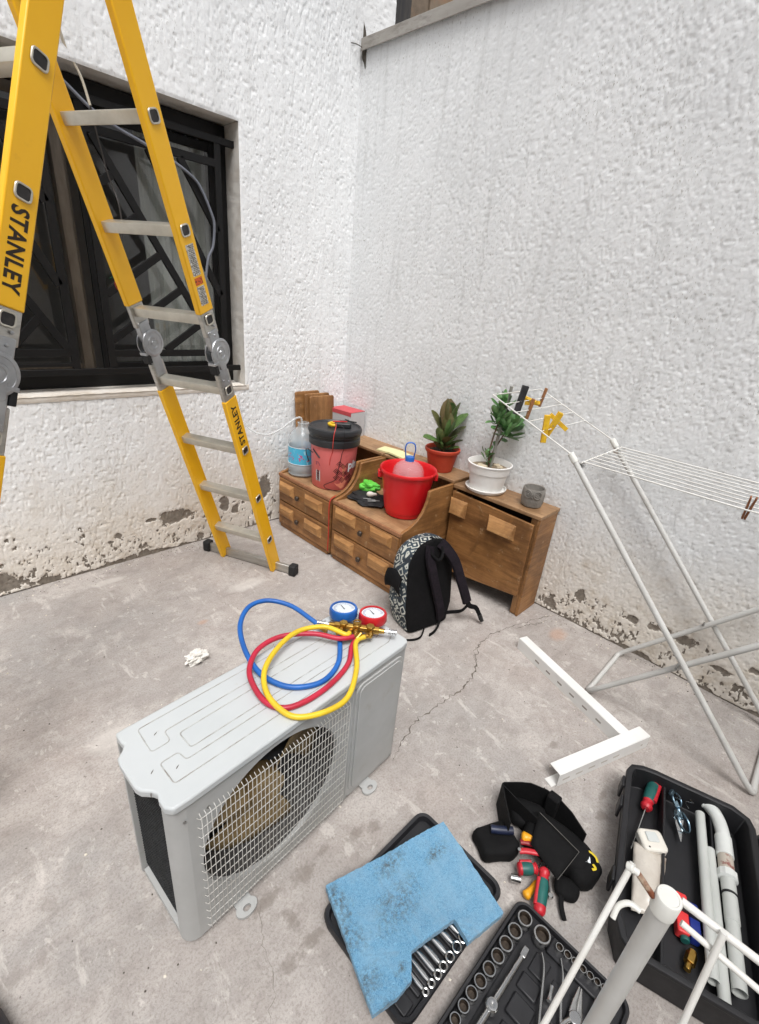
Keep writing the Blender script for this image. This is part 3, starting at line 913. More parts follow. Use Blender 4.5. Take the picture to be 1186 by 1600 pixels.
# ================================================================ ladder
YLD = mat('yellow_ladder_paint', srgb(252, 194, 28), .38, c2=srgb(246, 184, 22), vs=3, dirt=srgb(222, 158, 22), dlo=.62, dhi=.9, ds=10)
ALU = mat('brushed_aluminium', srgb(196, 194, 188), .38, .85, c2=srgb(170, 168, 162), vs=8, stretch=(1, 1, 8))
ALR = mat('rung_aluminium', srgb(206, 202, 190), .4, .6, c2=srgb(186, 182, 170), vs=12)
STL = mat('hinge_steel', srgb(186, 188, 190), .35, .9, c2=srgb(160, 162, 165), vs=14)
BLKR = mat('black_rubber', srgb(22, 23, 25), .7, c2=srgb(34, 34, 35), vs=15)
INKB = mat('black_lettering', srgb(42, 30, 14), .6)
ROT = math.atan2(-.911, .413)
lad = thing('ladder', 'yellow hinged folding ladder set up as a tall A beside the window', 'ladder', (-1.0425, -.414, 0), ROT)
HW, SL = .186, .354
AZ = 2.44
def near_a(z): return 2 * .855 - (SL * z - .01)
def far_a(z): return SL * z - .01
def LP(lx, a, z): return Vector((lx, -a, z))
RWd, RT_ = .080, .024
def rail_piece(fa, side, z0, z1, mt, name='rail', w_=RWd, t_=RT_, inset=0.0, flange=True):
    d = (LP(0, fa(1), 1) - LP(0, fa(0), 0)).normalized()
    wv = Vector((1, 0, 0)).cross(d).normalized()
    lx = side * HW
    p0, p1 = LP(lx, fa(z0), z0), LP(lx, fa(z1), z1)
    inn = Vector((-side, 0, 0))
    mm = MB()
    h = w_ / 2
    # closed box rail, slightly rounded
    prof = [(-h, inset), (h, inset), (h, t_ - inset), (-h, t_ - inset)]
    vs = [p + wv * a + inn * b for p in (p0, p1) for a, b in prof]
    mm.add(vs, [(0, 1, 2, 3), (7, 6, 5, 4), (0, 4, 5, 1), (1, 5, 6, 2), (2, 6, 7, 3), (3, 7, 4, 0)])
    return mm.part(name, mt, lad, ws=False, bevel=.004, smooth=40)
ZH = 1.25
for fa in (far_a, near_a):
    for side in (-1, 1):
        rail_piece(fa, side, 0.012, 1.058, YLD)
        rail_piece(fa, side, 1.4055, 2.36, YLD)
        rail_piece(fa, side, 1.056, 1.175, ALU, 'hinge_sleeve', RWd - .006, RT_, .002)
        rail_piece(fa, side, 1.322, 1.407, ALU, 'hinge_sleeve', RWd - .006, RT_, .002)
        d = (LP(0, fa(1), 1) - LP(0, fa(0), 0)).normalized()
        wv = Vector((1, 0, 0)).cross(d).normalized()
        s3 = Vector((side, 0, 0)); sgn = -1 if fa is far_a else 1
        # hinge plates
        m = MB()
        for z0_, z1_, wd in ((1.115, 1.225, .052), (1.265, 1.34, .056)):
            a, b = LP(side * (HW - .012), fa(z0_), z0_), LP(side * (HW - .012), fa(z1_), z1_)
            m.bar(a, b, wd, .0285, up=(1, 0, 0))
        hp = m.part('hinge', STL, lad, ws=False, bevel=.004)
        hc = LP(side * (HW - .012), fa(ZH), ZH) + wv * (-.010 * (1 if fa is far_a else -1))
        for sd2 in (-1, 1):
            m = MB()
            m.lathe([(.0, .0), (.056, .0), (.057, .003), (.055, .006), (.046, .007), (.044, .0055), (.030, .0055), (.028, .008), (.021, .008), (.019, .006), (.012, .006), (.010, .0095), (.0, .010)], (0, 0, 0), 36, Matrix.Translation(hc + Vector((sd2 * .013, 0, 0))) @ Matrix.Rotation(R_(90) * sd2, 4, 'Y'), cap0=False, cap1=False)
            m.part('hinge_disc', STL, hp, ws=False)
        # rivets, latch tab
        for zz, q in ((1.085, .018), (1.13, -.014), (1.145, .016), (1.335, .016), (1.352, -.014), (1.32, -.004)):
            p = LP(side * (HW + .0025), fa(zz), zz) + wv * q
            MB().lathe([(.005, 0), (.0045, .0022), (.002, .0034)], (0, 0, 0), 10, Matrix.Translation(p) @ Matrix.Rotation(R_(90) * side, 4, 'Y')).part('rivet', STL, hp, ws=False)
        m = MB()
        p = LP(side * (HW - .012), fa(1.20), 1.20) - wv * (-.036 if fa is far_a else .036)
        m.bar(p - d * .02, p + d * .018, .02, .034, up=(1, 0, 0))
        m.part('latch', BLKR, hp, ws=False, bevel=.003)
        m = MB()
        p = LP(side * (HW - .010), fa(1.222), 1.222) - wv * (-.030 if fa is far_a else .030)
        m.bar(p - d * .006, p + d * .006, .034, .036, up=(1, 0, 0)); m.bar(LP(side * (HW - .002), fa(1.19), 1.19), LP(side * (HW - .002), fa(1.235), 1.235), .034, .020, up=(1, 0, 0))
        m.part('latch_plate', STL, hp, ws=False, bevel=.002)
    # rungs: square-ish tubes, their ends showing through the rails
    for zr in (.235, .520, .803, 1.098, 1.380, 1.664, 1.948, 2.225):
        d = (LP(0, fa(1), 1) - LP(0, fa(0), 0)).normalized()
        a, b = LP(-HW - .001, fa(zr), zr), LP(HW + .001, fa(zr), zr)
        m = MB()
        wv = Vector((1, 0, 0)).cross(d).normalized()
        rp_ = rpoly(.044, .036, .004, 2)
        vs = [p + wv * u + d * v for p in (a + Vector((RT_, 0, 0)), b - Vector((RT_, 0, 0))) for u, v in rp_]
        n_ = len(rp_)
        m.add(vs, [(k, (k + 1) % n_, n_ + (k + 1) % n_, n_ + k) for k in range(n_)])
        rg = m.part('rung', ALR, lad, ws=False, smooth=30)
        for side, p in ((-1, a), (1, b)):
            m = MB()
            outp = rpoly(.044, .040, .012, 4); inp = rpoly(.034, .030, .008, 4); n_ = len(outp)
            sx = Vector((side, 0, 0))
            vs = [p + wv * u + d * v + sx * .0006 for u, v in outp] + [p + wv * u * 1.0 + d * v + sx * .0036 for u, v in rpoly(.041, .037, .011, 4)] + [p + wv * u + d * v + sx * .0030 for u, v in inp] + [p + wv * u + d * v - sx * .0 + sx * .0003 for u, v in inp]
            fs = []
            for q in range(3):
                fs += [(q * n_ + k, q * n_ + (k + 1) % n_, (q + 1) * n_ + (k + 1) % n_, (q + 1) * n_ + k) for k in range(n_)]
            m.add(vs, fs)
            m.part('rung_end', ALR, rg, ws=False)
            m = MB().add([p + wv * u + d * v + sx * .0005 for u, v in rpoly(.0345, .0305, .008, 4)], [tuple(range(n_))])
            m.part('rung_bore', mat('dark_bore', srgb(24, 22, 24), .4, c2=srgb(50, 46, 44), vs=60), rg, ws=False, smooth=0)
    # stabiliser bar with rubber feet
    m = MB()
    a, b = LP(-.30, fa(.03), .030), LP(.30, fa(.03), .030)
    m.bar(a, b, .022, .05, up=(0, 0, 1))
    sb = m.part('stabiliser_bar', ALU, lad, ws=False, bevel=.003)
    for s_ in (-1, 1):
        e = LP(s_ * .30, fa(.03), .030)
        m = MB().box(e.x - .022, e.x + .022, e.y - .026, e.y + .026, 0.001, .066)
        m.part('rubber_foot', BLKR, sb, ws=False, bevel=.008)
    for s_ in (-1, 1):
        m = MB().lathe([(.030, 0), (.034, .006), (.030, .012)], (0, 0, 0), 16, Matrix.Translation(LP(s_ * (HW - .012), fa(.014), .016)) @ Matrix.Rotation(R_(90), 4, 'Y') @ Matrix.Translation((0, 0, -.006)))
        m.part('rail_end', YLD, lad, ws=False)
# apex joints
for side in (-1, 1):
    m = MB()
    hc = LP(side * (HW - .012), .855, 2.40)
    for fa in (far_a, near_a):
        m.bar(LP(side * (HW - .012), fa(2.34), 2.34), LP(side * (HW - .012), fa(2.40), 2.40), .06, .026, up=(1, 0, 0))
    m.part('hinge', STL, lad, ws=False, bevel=.003)
    m = MB().cyl(hc + Vector((-.02, 0, 0)), hc + Vector((.02, 0, 0)), .06, seg=32)
    m.part('hinge_disc', STL, lad, ws=False, bevel=.003)
def letter(txt, fa, zc, height, up_sign, mt, length):
    vs, fs, (tw, th) = text_mb(txt, 1.0, .032, 0, 1.12)
    d = (LP(0, fa(1), 1) - LP(0, fa(0), 0)).normalized()
    wv = Vector((0, -d.z, d.y)).normalized()
    if wv.y > 0: wv = -wv             # towards the near leg (left in view)
    rd = d * up_sign                  # reading direction
    tp = wv * up_sign                 # direction of the letter tops
    c = LP(HW + .0006, fa(zc), zc)
    m = MB().add([c + rd * (x * length / tw) + tp * (y * height / th) for x, y in vs], fs)
    return m.part('lettering', mt, lad, ws=False, smooth=0)
letter('STANLEY', far_a, .932, .036, 1, INKB, .205)
letter('STANLEY', near_a, 1.535, .044, -1, INKB, .205)
# warning stickers on the far right rail
def sticker(z0_, z1_, w0, mt, off=.0006):
    d = (LP(0, far_a(1), 1) - LP(0, far_a(0), 0)).normalized(); wv = Vector((0, -d.z, d.y))
    p, q = LP(HW + off, far_a(z0_), z0_), LP(HW + off, far_a(z1_), z1_)
    return MB().add([p - wv * w0, p + wv * w0, q + wv * w0, q - wv * w0], [(0, 1, 2, 3)]).part('sticker', mt, lad, ws=False, smooth=0)
STK = mat('printed_sticker', srgb(214, 212, 204), .5, c2=srgb(120, 116, 108), vs=160, vlo=.45, vhi=.6)
sticker(1.528, 1.624, .021, STK); sticker(1.432, 1.494, .021, STK)
sticker(1.499, 1.522, .021, mat('orange_sticker', srgb(214, 96, 30), .5, c2=srgb(90, 40, 16), vs=120, vlo=.5, vhi=.6))
# lettering lines on the stickers
m = MB()
d = (LP(0, far_a(1), 1) - LP(0, far_a(0), 0)).normalized(); wv = Vector((0, -d.z, d.y))
rnd = random.Random(3)
for z in np.arange(1.436, 1.62, .0052):
    if 1.492 < z < 1.53: continue
    p = LP(HW + .0011, far_a(z), z); a_, b_ = -.019 + rnd.random() * .006, .019 - rnd.random() * .012
    m.add([p + wv * a_, p + wv * b_, p + wv * b_ + d * .0022, p + wv * a_ + d * .0022], [(0, 1, 2, 3)])
m.part('small_print', mat('grey_print', srgb(110, 106, 100), .6), lad, ws=False, smooth=0)['kind'] = 'stuff'

# ================================================================ wooden drawer units and the panelled chest
WD = wood('brown_wood', srgb(178, 128, 76), srgb(122, 81, 43), 'y')
WDX = wood('brown_wood_side', srgb(172, 124, 74), srgb(120, 80, 43), 'x')
WDZ = wood('brown_wood_upright', srgb(170, 126, 80), srgb(124, 84, 46), 'z')
WDL = wood('light_worn_wood', srgb(204, 156, 100), srgb(152, 104, 58), 'y')
WDT = wood('worn_top_wood', srgb(182, 146, 108), srgb(142, 106, 72), 'y')
KNB = mat('dark_knob', srgb(46, 36, 28), .4, c2=srgb(66, 50, 36), vs=20)
FX = -.625
def curve_profile():
    pts = [(FX + .012, .02), (FX + .012, .392)]
    for k in range(11):
        a = R_(90 * k / 10)
        pts.append((-.598 + .182 * math.sin(a), .592 - .188 * math.cos(a)) if k else (-.598, .400))
    pts += [(-.405, .597), (-.004, .597), (-.004, .02)]
    return pts
def raised(y0, y1, z0, z1, x, d=.020, inset=.020):
    m = MB()
    a = [(x, y0, z0), (x, y1, z0), (x, y1, z1), (x, y0, z1)]
    s_ = 1 if y1 > y0 else -1
    b = [(x - d, y0 + inset * s_, z0 + inset), (x - d, y1 - inset * s_, z0 + inset), (x - d, y1 - inset * s_, z1 - inset), (x - d, y0 + inset * s_, z1 - inset)]
    m.add(a + b, [(3, 2, 1, 0), (4, 5, 6, 7), (0, 1, 5, 4), (1, 2, 6, 5), (2, 3, 7, 6), (3, 0, 4, 7)])
    return m
def drawer_unit(label, y0, y1, blocks, knob_y, zz):
    t = thing('drawer_unit', label, 'drawers', (-.32, (y0 + y1) / 2, 0))
    pr = curve_profile()
    for ya, yb in ((y0, y0 - .018), (y1 + .018, y1)):
        MB().prism(pr, lambda u, v, d: (u, d, v), ya, yb).part('side_panel', WDX, t, bevel=.003, smooth=30)
    MB().box(FX + .018, -.006, y1 + .019, y0 - .019, .368, .390).part('top_board', WDT, t, bevel=.002)
    MB().box(FX + .003, FX + .0175, y1 + .004, y0 - .004, .374, .397).part('front_strip', mat('worn_reddish_strip', srgb(158, 112, 78), .8, c2=srgb(128, 84, 54), vs=30, bump=.4, bs=80), t, bevel=.003)
    MB().box(-.205, -.003, y1 + .0005, y0 - .0005, .598, .616).part('back_shelf', WDT, t, bevel=.003)
    MB().box(-.022, -.005, y1 + .019, y0 - .019, .391, .597).part('back_board', WDZ, t)
    MB().box(FX + .030, FX + .05, y1 + .019, y0 - .019, .003, .366).part('carcass_front', mat('dark_gap_wood', srgb(62, 42, 26), .8), t)
    MB().box(FX + .012, FX + .030, y1 + .019, y0 - .019, .003, .030).part('plinth', WD, t, bevel=.002)
    for (za, zb), (ba, bb) in zip(((.208, .368), (.036, .200)), zz):
        m = MB().box(FX + .004, FX + .028, y1 + .010, y0 - .010, za, zb)
        dr_ = m.part('drawer', WD, t, bevel=.005)
        for k, (p, q) in enumerate(blocks):
            raised(p, q, ba, bb, FX + .0045).part('raised_panel', WDL, dr_, bevel=.002)
        m = MB().lathe([(.006, 0), (.007, .008), (.015, .012), (.018, .019), (.013, .026), (.0, .029)], (0, 0, 0), 16, Matrix.Translation((FX + .005, knob_y, (za + zb) / 2)) @ Matrix.Rotation(R_(-90), 4, 'Y'), cap1=False)
        m.part('knob', KNB, dr_)
    return t
drawer_unit('brown wooden two-drawer unit in the corner, carrying the water jug and pink paint pail', -.088, -.640, ((-.108, -.268), (-.388, -.566)), -.322, ((.262, .345), (.092, .175)))
drawer_unit('brown wooden two-drawer unit with curved sides, holding the red bucket', -.655, -1.215, ((-.690, -.870), (-.988, -1.160)), -.927, ((.285, .362), (.100, .188)))

# panelled chest by the right wall: top board, end boards and a loose front panel with two wedge handles
ch = thing('panelled_chest', 'narrow wooden chest with a loose front panel and two wedge handles, plants on top', 'chest', (-.1, -1.48, 0))
MB().box(-.215, -.006, -1.762, -1.222, .582, .602).part('top_board', WDT, ch, bevel=.003)
m = MB().prism([(-.208, .0), (-.150, .0), (-.012, .0), (-.012, .581), (-.208, .581)], lambda u, v, d: (u, d, v), -1.742, -1.758); m.part('end_board', WDX, ch, bevel=.003)
MB().prism([(-.205, .004), (-.19, .0), (-.172, .012), (-.176, .20), (-.18, .58), (-.205, .58)], lambda u, v, d: (u, d, v), -1.708, -1.7415).part('corner_post', WDZ, ch, bevel=.004)
MB().box(-.20, -.012, -1.242, -1.226, .0, .581).part('end_board', WDX, ch, bevel=.003)
MB().box(-.03, -.014, -1.741, -1.243, .06, .581).part('back_board', mat('dark_gap_wood', srgb(62, 42, 26), .8), ch)
# loose front panel leaning a little open at its right top corner
m = MB()
pp = [(-1.228, .566), (-1.738, .553), (-1.735, .125), (-1.236, .060)]
m.prism(pp, lambda u, v, d: (-.212 + d - .012 * max(0, (-u - 1.23) / .5) * (v - .1) / .45, u, v), -.010, .006)
fp = m.part('front_panel', WD, ch, bevel=.003)
for (p, q, za, zb) in ((-1.224, -1.340, .428, .530), (-1.480, -1.656, .422, .520)):
    m = MB()
    xf = -.225
    a = [(xf, p, za), (xf, q, za), (xf, q, zb), (xf, p, zb)]
    b = [(xf - .034, p - .022, za + .018), (xf - .034, q + .022, za + .018), (xf - .016, q + .012, zb - .014), (xf - .016, p - .012, zb - .014)]
    m.add(a + b, [(3, 2, 1, 0), (4, 5, 6, 7), (0, 1, 5, 4), (1, 2, 6, 5), (2, 3, 7, 6), (3, 0, 4, 7)])
    m.part('wedge_handle', WDL, fp, bevel=.002)

# ================================================================ things on the drawer units
def scp_(prof, kr, kz): return [(r * kr, z * kz) for r, z in prof]
def cyl_wrap(c, Rf, th0, z0):
    """maps flat (x, y) print on to an upright round surface"""
    return lambda x, y, e=.0008: Vector((c[0] + (Rf(z0 + y) + e) * math.cos(th0 + x / Rf(z0 + y)), c[1] + (Rf(z0 + y) + e) * math.sin(th0 + x / Rf(z0 + y)), z0 + y))
# water jug
JC = (-.494, -.184, .3915)
j = thing('water_jug', 'large clear plastic water jug with a blue label on the left drawer unit', 'jug', JC)
PLA = clear('clear_plastic', (.78, .83, .86, 1), .08, .22)
JK = 1.10
jp = [(.052, .0), (.078, .004), (.086, .016), (.082, .028), (.087, .04), (.087, .080), (.0845, .084), (.0845, .205), (.087, .21), (.086, .235), (.080, .262), (.066, .290), (.046, .312), (.034, .322), (.031, .330), (.031, .345), (.034, .347), (.034, .354), (.029, .355)]
MB().lathe(scp_(jp, JK, 1.0), JC, 40, cap1=False, wob=lambda a, z: .012 * math.sin(a * 6) if z < .05 else 0).part('jug_body', clear('jug_plastic', (.60, .66, .69, 1), .10, .42), j, smooth=50)
MB().lathe(scp_([(.05, .003), (.076, .008), (.083, .02), (.084, .07), (.084, .082)], JK * .985, 1.0), JC, 32).part('water', clear('still_water', (.34, .37, .38, 1), .05, .55), j, smooth=60)
cf = cyl_wrap(JC, lambda z: .0858, 0, 0)
lb = NT('blue_water_label')
v_ = lb.mapping((60, 60, 26))
c_ = lb.mix(lb.ramp(lb.noise(.9, 3, .5, v_), .60, .68), srgb(74, 178, 214), srgb(150, 212, 232))
zz_ = lb.node('ShaderNodeSeparateXYZ'); lb.L(lb.co, zz_.inputs[0])
bandm = lb.math('MULTIPLY', lb.math('GREATER_THAN', zz_.outputs[2], .115), lb.math('LESS_THAN', zz_.outputs[2], .165))
tx = lb.ramp(lb.noise(1.3, 2, .5, lb.mapping((40, 40, 60))), .56, .59)
c_ = lb.mix(lb.math('MULTIPLY', bandm, tx), c_, srgb(182, 92, 140))
lb.color(c_); lb.set(Roughness=.35)
MB().sheet(lambda u, v: Vector(JC) + Vector((.0862 * JK * math.cos(u * 2 * PI), .0862 * JK * math.sin(u * 2 * PI), .090 + .112 * v)), 40, 2, closed_u=True).part('label', lb.m, j, smooth=60)
m = MB()
for z in (.0905, .2015):
    m.tube([Vector(JC) + Vector((.0866 * JK * math.cos(2 * PI * k / 40), .0866 * JK * math.sin(2 * PI * k / 40), z)) for k in range(40)], .0016, 5, closed=True)
m.part('label_edge', mat('white_print', srgb(232, 238, 240), .4), j)
# clear hose hung from the window into the jug
m = MB().tube(catmull([(-.875, -.045, .93), (-.872, -.05, .86), (-.855, -.06, .76), (-.80, -.09, .695), (-.72, -.12, .675), (-.64, -.14, .705), (-.57, -.155, .752), (-.525, -.16, .772), (-.50, -.17, .765), (-.494, -.172, .70), (-.492, -.175, .55), (-.49, -.18, .44)], 8), .0062, 8)
m.thing('clear_hose', clear('clear_hose_plastic', (.74, .76, .76, 1), .2, .55), 'thin clear hose sagging along the wall into the water jug', 'hose', (-.875, -.045, .43), smooth=60)

# pink paint pail
BC = (-.432, -.430, .3915)
b = thing('paint_pail', 'pink paint pail with a black lid and stripe print, on the left drawer unit', 'bucket', BC)
BR = lambda z: .134 + .014 * (z - BC[2]) / .30
PNK = mat('pink_pail_plastic', srgb(230, 122, 120), .42, c2=srgb(220, 108, 108), vs=4, dirt=srgb(200, 96, 96), dlo=.6, dhi=.85)
MB().lathe([(.128, 0), (.134, .005), (.149, .30)], BC, 48).part('pail_body', PNK, b, smooth=50)
PBL = mat('black_lid_plastic', srgb(33, 35, 38), .45, c2=srgb(45, 47, 50), vs=12, dirt=srgb(84, 84, 84), dlo=.66, dhi=.85, ds=20)
MB().lathe([(.150, .276), (.160, .278), (.162, .300), (.1605, .316), (.154, .320), (.154, .334), (.163, .338), (.165, .350), (.168, .354), (.168, .370), (.164, .380), (.155, .384), (.151, .378), (.147, .3735), (.0, .373)], BC, 48, cap1=False).part('lid', PBL, b, smooth=30)
W_ = lambda th, z: cyl_wrap(BC, BR, R_(th), BC[2] + z)
CAMTH = math.degrees(math.atan2(-2.63 + .43, -2.33 + .43))
# printed herringbone stripes on a paler patch
m = MB()
f_ = W_(CAMTH + 22, .105)
rnd = random.Random(8)
def strip(f, x, y, l, w, a, e=.0010):
    ca, sa = math.cos(a), math.sin(a)
    P = []
    for u, v in ((-l / 2, -w / 2), (l / 2, -w / 2), (l / 2, w / 2), (-l / 2, w / 2)): P.append(f(x + u * ca - v * sa, y + u * sa + v * ca, e))
    m.add(P, [(0, 1, 2, 3)])
def cluster(cx, cy, a, n, l=.030):
    for k in range(n):
        strip(f_, cx + (k - n / 2) * .0085 * -math.sin(a), cy + (k - n / 2) * .0085 * math.cos(a), l, .0042, a)
for cx_, cy_, a_, n_ in ((-.018, .075, 45, 4), (.012, .058, -45, 3), (.036, .060, 45, 4), (-.036, .028, 45, 4), (-.014, .020, -45, 3), (.012, .010, 45, 4), (.04, .018, -45, 4), (-.028, -.012, -45, 4), (.002, -.03, 45, 4), (.036, -.022, 45, 3), (.064, -.012, -45, 3), (.058, -.042, 45, 3)):
    cluster(cx_, cy_, R_(a_), n_)
m.part('stripe_print', mat('dark_red_print', srgb(72, 26, 30), .5), b, smooth=0)['kind'] = 'stuff'
m = MB()
f2 = W_(CAMTH + 22, .105)
def pf(u, v):
    x = -.055 + .135 * u; y = -.075 + .19 * v
    return f2(x, y, .0005)
poly = []
for k in range(26):
    a = 2 * PI * k / 26; r = .062 + .012 * math.sin(3 * a + 1) + .006 * math.sin(7 * a)
    poly.append(f2(.012 + r * 1.05 * math.cos(a), .0 + r * 1.25 * math.sin(a), .0005))
m.add([f2(.012, 0, .0005)] + poly, [(0, k + 1, (k + 1) % 26 + 1) for k in range(26)])
m.part('tan_print', mat('tan_print', srgb(212, 134, 104), .5, c2=srgb(206, 106, 98), vs=18), b, smooth=0)
vs, fs, (tw, th) = text_mb('pin', .075, .0022)
f3 = W_(CAMTH + 58, .155)
m = MB().add([f3(x, y, .0013) for x, y in vs], fs); m.part('lettering', mat('white_print', srgb(232, 238, 240), .4), b, smooth=0)
m = MB(); f4 = W_(CAMTH - 42, .085)
m.add([f4(x, y, .0008) for x, y in ((-.017, -.036), (.017, -.036), (.017, .036), (-.017, .036))], [(0, 1, 2, 3)]); m.part('bar_label', mat('label_white', srgb(214, 212, 210), .5), b, smooth=0)
m = MB(); y = -.033
while y < .033:
    hh = rnd.choice((.0010, .0018, .0030)); m.add([f4(x, q, .0013) for x, q in ((-.012, y), (.012, y), (.012, y + hh), (-.012, y + hh))], [(0, 1, 2, 3)]); y += hh + rnd.choice((.0012, .002))
m.part('bar_print', mat('black_ink', srgb(30, 30, 32), .5), b, smooth=0)
m = MB(); f5 = W_(CAMTH - 42, .155)
for k in range(3): m.add([f5(x, q, .0010) for x, q in ((-.018, k * .008), (.018 - .005 * k, k * .008), (.018 - .005 * k, k * .008 + .004), (-.018, k * .008 + .004))], [(0, 1, 2, 3)])
m.part('small_print', mat('purple_print', srgb(112, 50, 84), .5), b, smooth=0)
# wire handle hanging on the left
th = R_(CAMTH - 58); th2 = R_(CAMTH - 110)
e1 = Vector((BC[0] + .152 * math.cos(th), BC[1] + .152 * math.sin(th), BC[2] + .225))
m = MB().tube(catmull([e1, e1 + Vector((-.012, -.004, .008)), Vector((BC[0] + .172 * math.cos(R_(CAMTH - 78)), BC[1] + .172 * math.sin(R_(CAMTH - 78)), BC[2] + .235)), Vector((BC[0] + .178 * math.cos(R_(CAMTH - 95)), BC[1] + .178 * math.sin(R_(CAMTH - 95)), BC[2] + .195)), Vector((BC[0] + .17 * math.cos(th2), BC[1] + .17 * math.sin(th2), BC[2] + .12))], 6), .003, 7)
p_ = [Vector((BC[0] + (BR(BC[2] + .2) + .004) * math.cos(R_(CAMTH + k)), BC[1] + (BR(BC[2] + .2) + .004) * math.sin(R_(CAMTH + k)), BC[2] + .245 - .02 * i)) for i, k in enumerate((-60, -46, -36))]
m.tube(catmull(p_, 5), .0045, 7)
m.part('handle', PBL, b)

# clamp meter on the lid, with its two leads
z = BC[2] + .3745
mm_ = thing('clamp_meter', 'yellow and black clamp meter with red and black leads on the pail lid', 'meter', (BC[0] + .02, BC[1] - .01, z), R_(-42))
def loc(*p): return p
MB().prism(rpoly(.105, .056, .012), lambda u, v, d: (.025 + u, v, d), .001, .028).part('meter_body', PBL, mm_, ws=False, bevel=.005)
jw = [(-.028 - .034 * math.cos(R_(a)) , .034 * math.sin(R_(a)), .015) for a in range(-100, 101, 20)]
MB().tube(jw, .010, 8).part('jaw', mat('meter_yellow', srgb(226, 184, 30), .4), mm_, ws=False, smooth=60)
MB().prism(rpoly(.032, .018, .004), lambda u, v, d: (.05 + u, v, d), .0282, .030).part('display', mat('grey_display', srgb(96, 104, 98), .3), mm_, ws=False)
MB().tube([(-.04, -.01, .034), (.012, -.006, .036), (.05, .01, .034)], [.004, .0045, .003], 8).part('probe', mat('red_probe', srgb(200, 40, 38), .4), mm_, ws=False)
MB().tube([(.01, .024, .033), (.06, .018, .036), (.11, .006, .034)], [.003, .0042, .004], 8).part('probe', mat('black_probe', srgb(28, 28, 30), .4), mm_, ws=False)
def rim(th, r, dz): return Vector((BC[0] + r * math.cos(R_(CAMTH + th)), BC[1] + r * math.sin(R_(CAMTH + th)), BC[2] + dz))
m = MB().tube(catmull([rim(6, .04, .405), rim(2, .12, .408), rim(0, .163, .392), rim(-2, .174, .36), rim(-3, .169, .29), rim(-3, .152, .26), rim(-8, .150, .215), rim(-9, .148, .17)], 6), .0022, 6)
m.part('red_lead', mat('red_lead', srgb(206, 70, 62), .45), mm_, smooth=60)
m = MB().tube(catmull([rim(26, .06, .405), rim(22, .13, .404), rim(20, .168, .386), rim(20, .174, .34), rim(20, .169, .28), rim(19, .152, .25), rim(16, .147, .19), rim(12, .146, .14), rim(10, .144, .10), rim(4, .142, .07), rim(-14, .141, .045), rim(-22, .140, .03), rim(-15, .141, .012), rim(10, .150, .004), rim(30, .165, .003)], 6), .0018, 6)
m.part('black_lead', mat('black_lead', srgb(24, 24, 25), .45), mm_, smooth=60)
# red cord hanging in the gap between the two units
MB().tube(catmull([(-.47, -.60, .402), (-.57, -.632, .404), (-.632, -.646, .38), (-.634, -.648, .25), (-.632, -.645, .21), (-.633, -.650, .17), (-.634, -.648, .05)], 6), .0035, 6, flat=.6).thing('loose_cord', mat('red_cord', srgb(186, 44, 34), .6), 'red cord hanging down between the two drawer units', 'cord', (-.63, -.647, .05))

# three wooden boards leaning in the corner, on the back shelf of the left unit
for (xc, wd, zt, yb, lean, rz, lab) in ((-.345, .200, .908, -.045, .035, 0, 'tallest brown wooden board, rearmost of those leaning in the corner'), (-.282, .205, .894, -.068, .035, -2, 'middle brown wooden board leaning in the corner'), (-.260, .195, .880, -.092, .035, -5, 'front brown wooden board leaning in the corner behind the pail')):
    m = MB(); T = Matrix.Translation((xc, yb, .617)) @ Matrix.Rotation(R_(rz), 4, 'Z') @ Matrix.Rotation(R_(-5), 4, 'X')
    m.prism(rpoly(wd, zt - .617, .014), lambda u, v, d: T @ Vector((u, d, (zt - .617) / 2 + v)), -.008, .008)
    m.thing('wooden_board', WDZ if rz else WDX, lab, 'board', (xc, yb, .617), bevel=.004)
# shop box
bx = thing('cardboard_box', 'small white and red cardboard box behind the paint pail', 'box', (-.10, -.165, .6165), R_(4))
MB().box(-.07, .07, -.105, .105, 0, .175).part('box_body', mat('white_card', srgb(190, 190, 192), .7, c2=srgb(178, 178, 180), vs=8), bx, ws=False, bevel=.001)
MB().box(-.071, .071, -.106, .106, .1752, .1772).part('box_top', mat('red_card', srgb(196, 78, 84), .6), bx, ws=False)
MB().box(-.0712, -.0708, -.106, .106, .150, .1750).part('red_band', MATS['red_card'], bx, ws=False, smooth=0)
MB().box(-.0714, -.0709, -.088, -.05, .120, .126).part('print', MATS['black_ink'], bx, ws=False, smooth=0)
# yellowish papers on the back shelf of the second unit
for k, (x, y, rz, lab) in enumerate(((-.125, -.630, 12, 'pale yellow booklet lying on the shelf behind the red bucket'), (-.150, -.745, -6, 'pale yellow paper half under the red bucket rim on the shelf'))):
    m = MB(); T = Matrix.Translation((x, y, .6165)) @ Matrix.Rotation(R_(rz), 4, 'Z')
    for q in range(3): m.box(-.05 + q * .001, .05, -.075, .075 - q * .0015, q * .0032, q * .0032 + .0028, T)
    m.v = [v + Vector((0, 0, .0102 * k)) for v in m.v]
    m.thing('booklet', mat('pale_yellow_paper', srgb(222, 216, 166), .8, c2=srgb(208, 204, 158), vs=12), lab, 'booklet', (x, y, .6165 + .0102 * k))

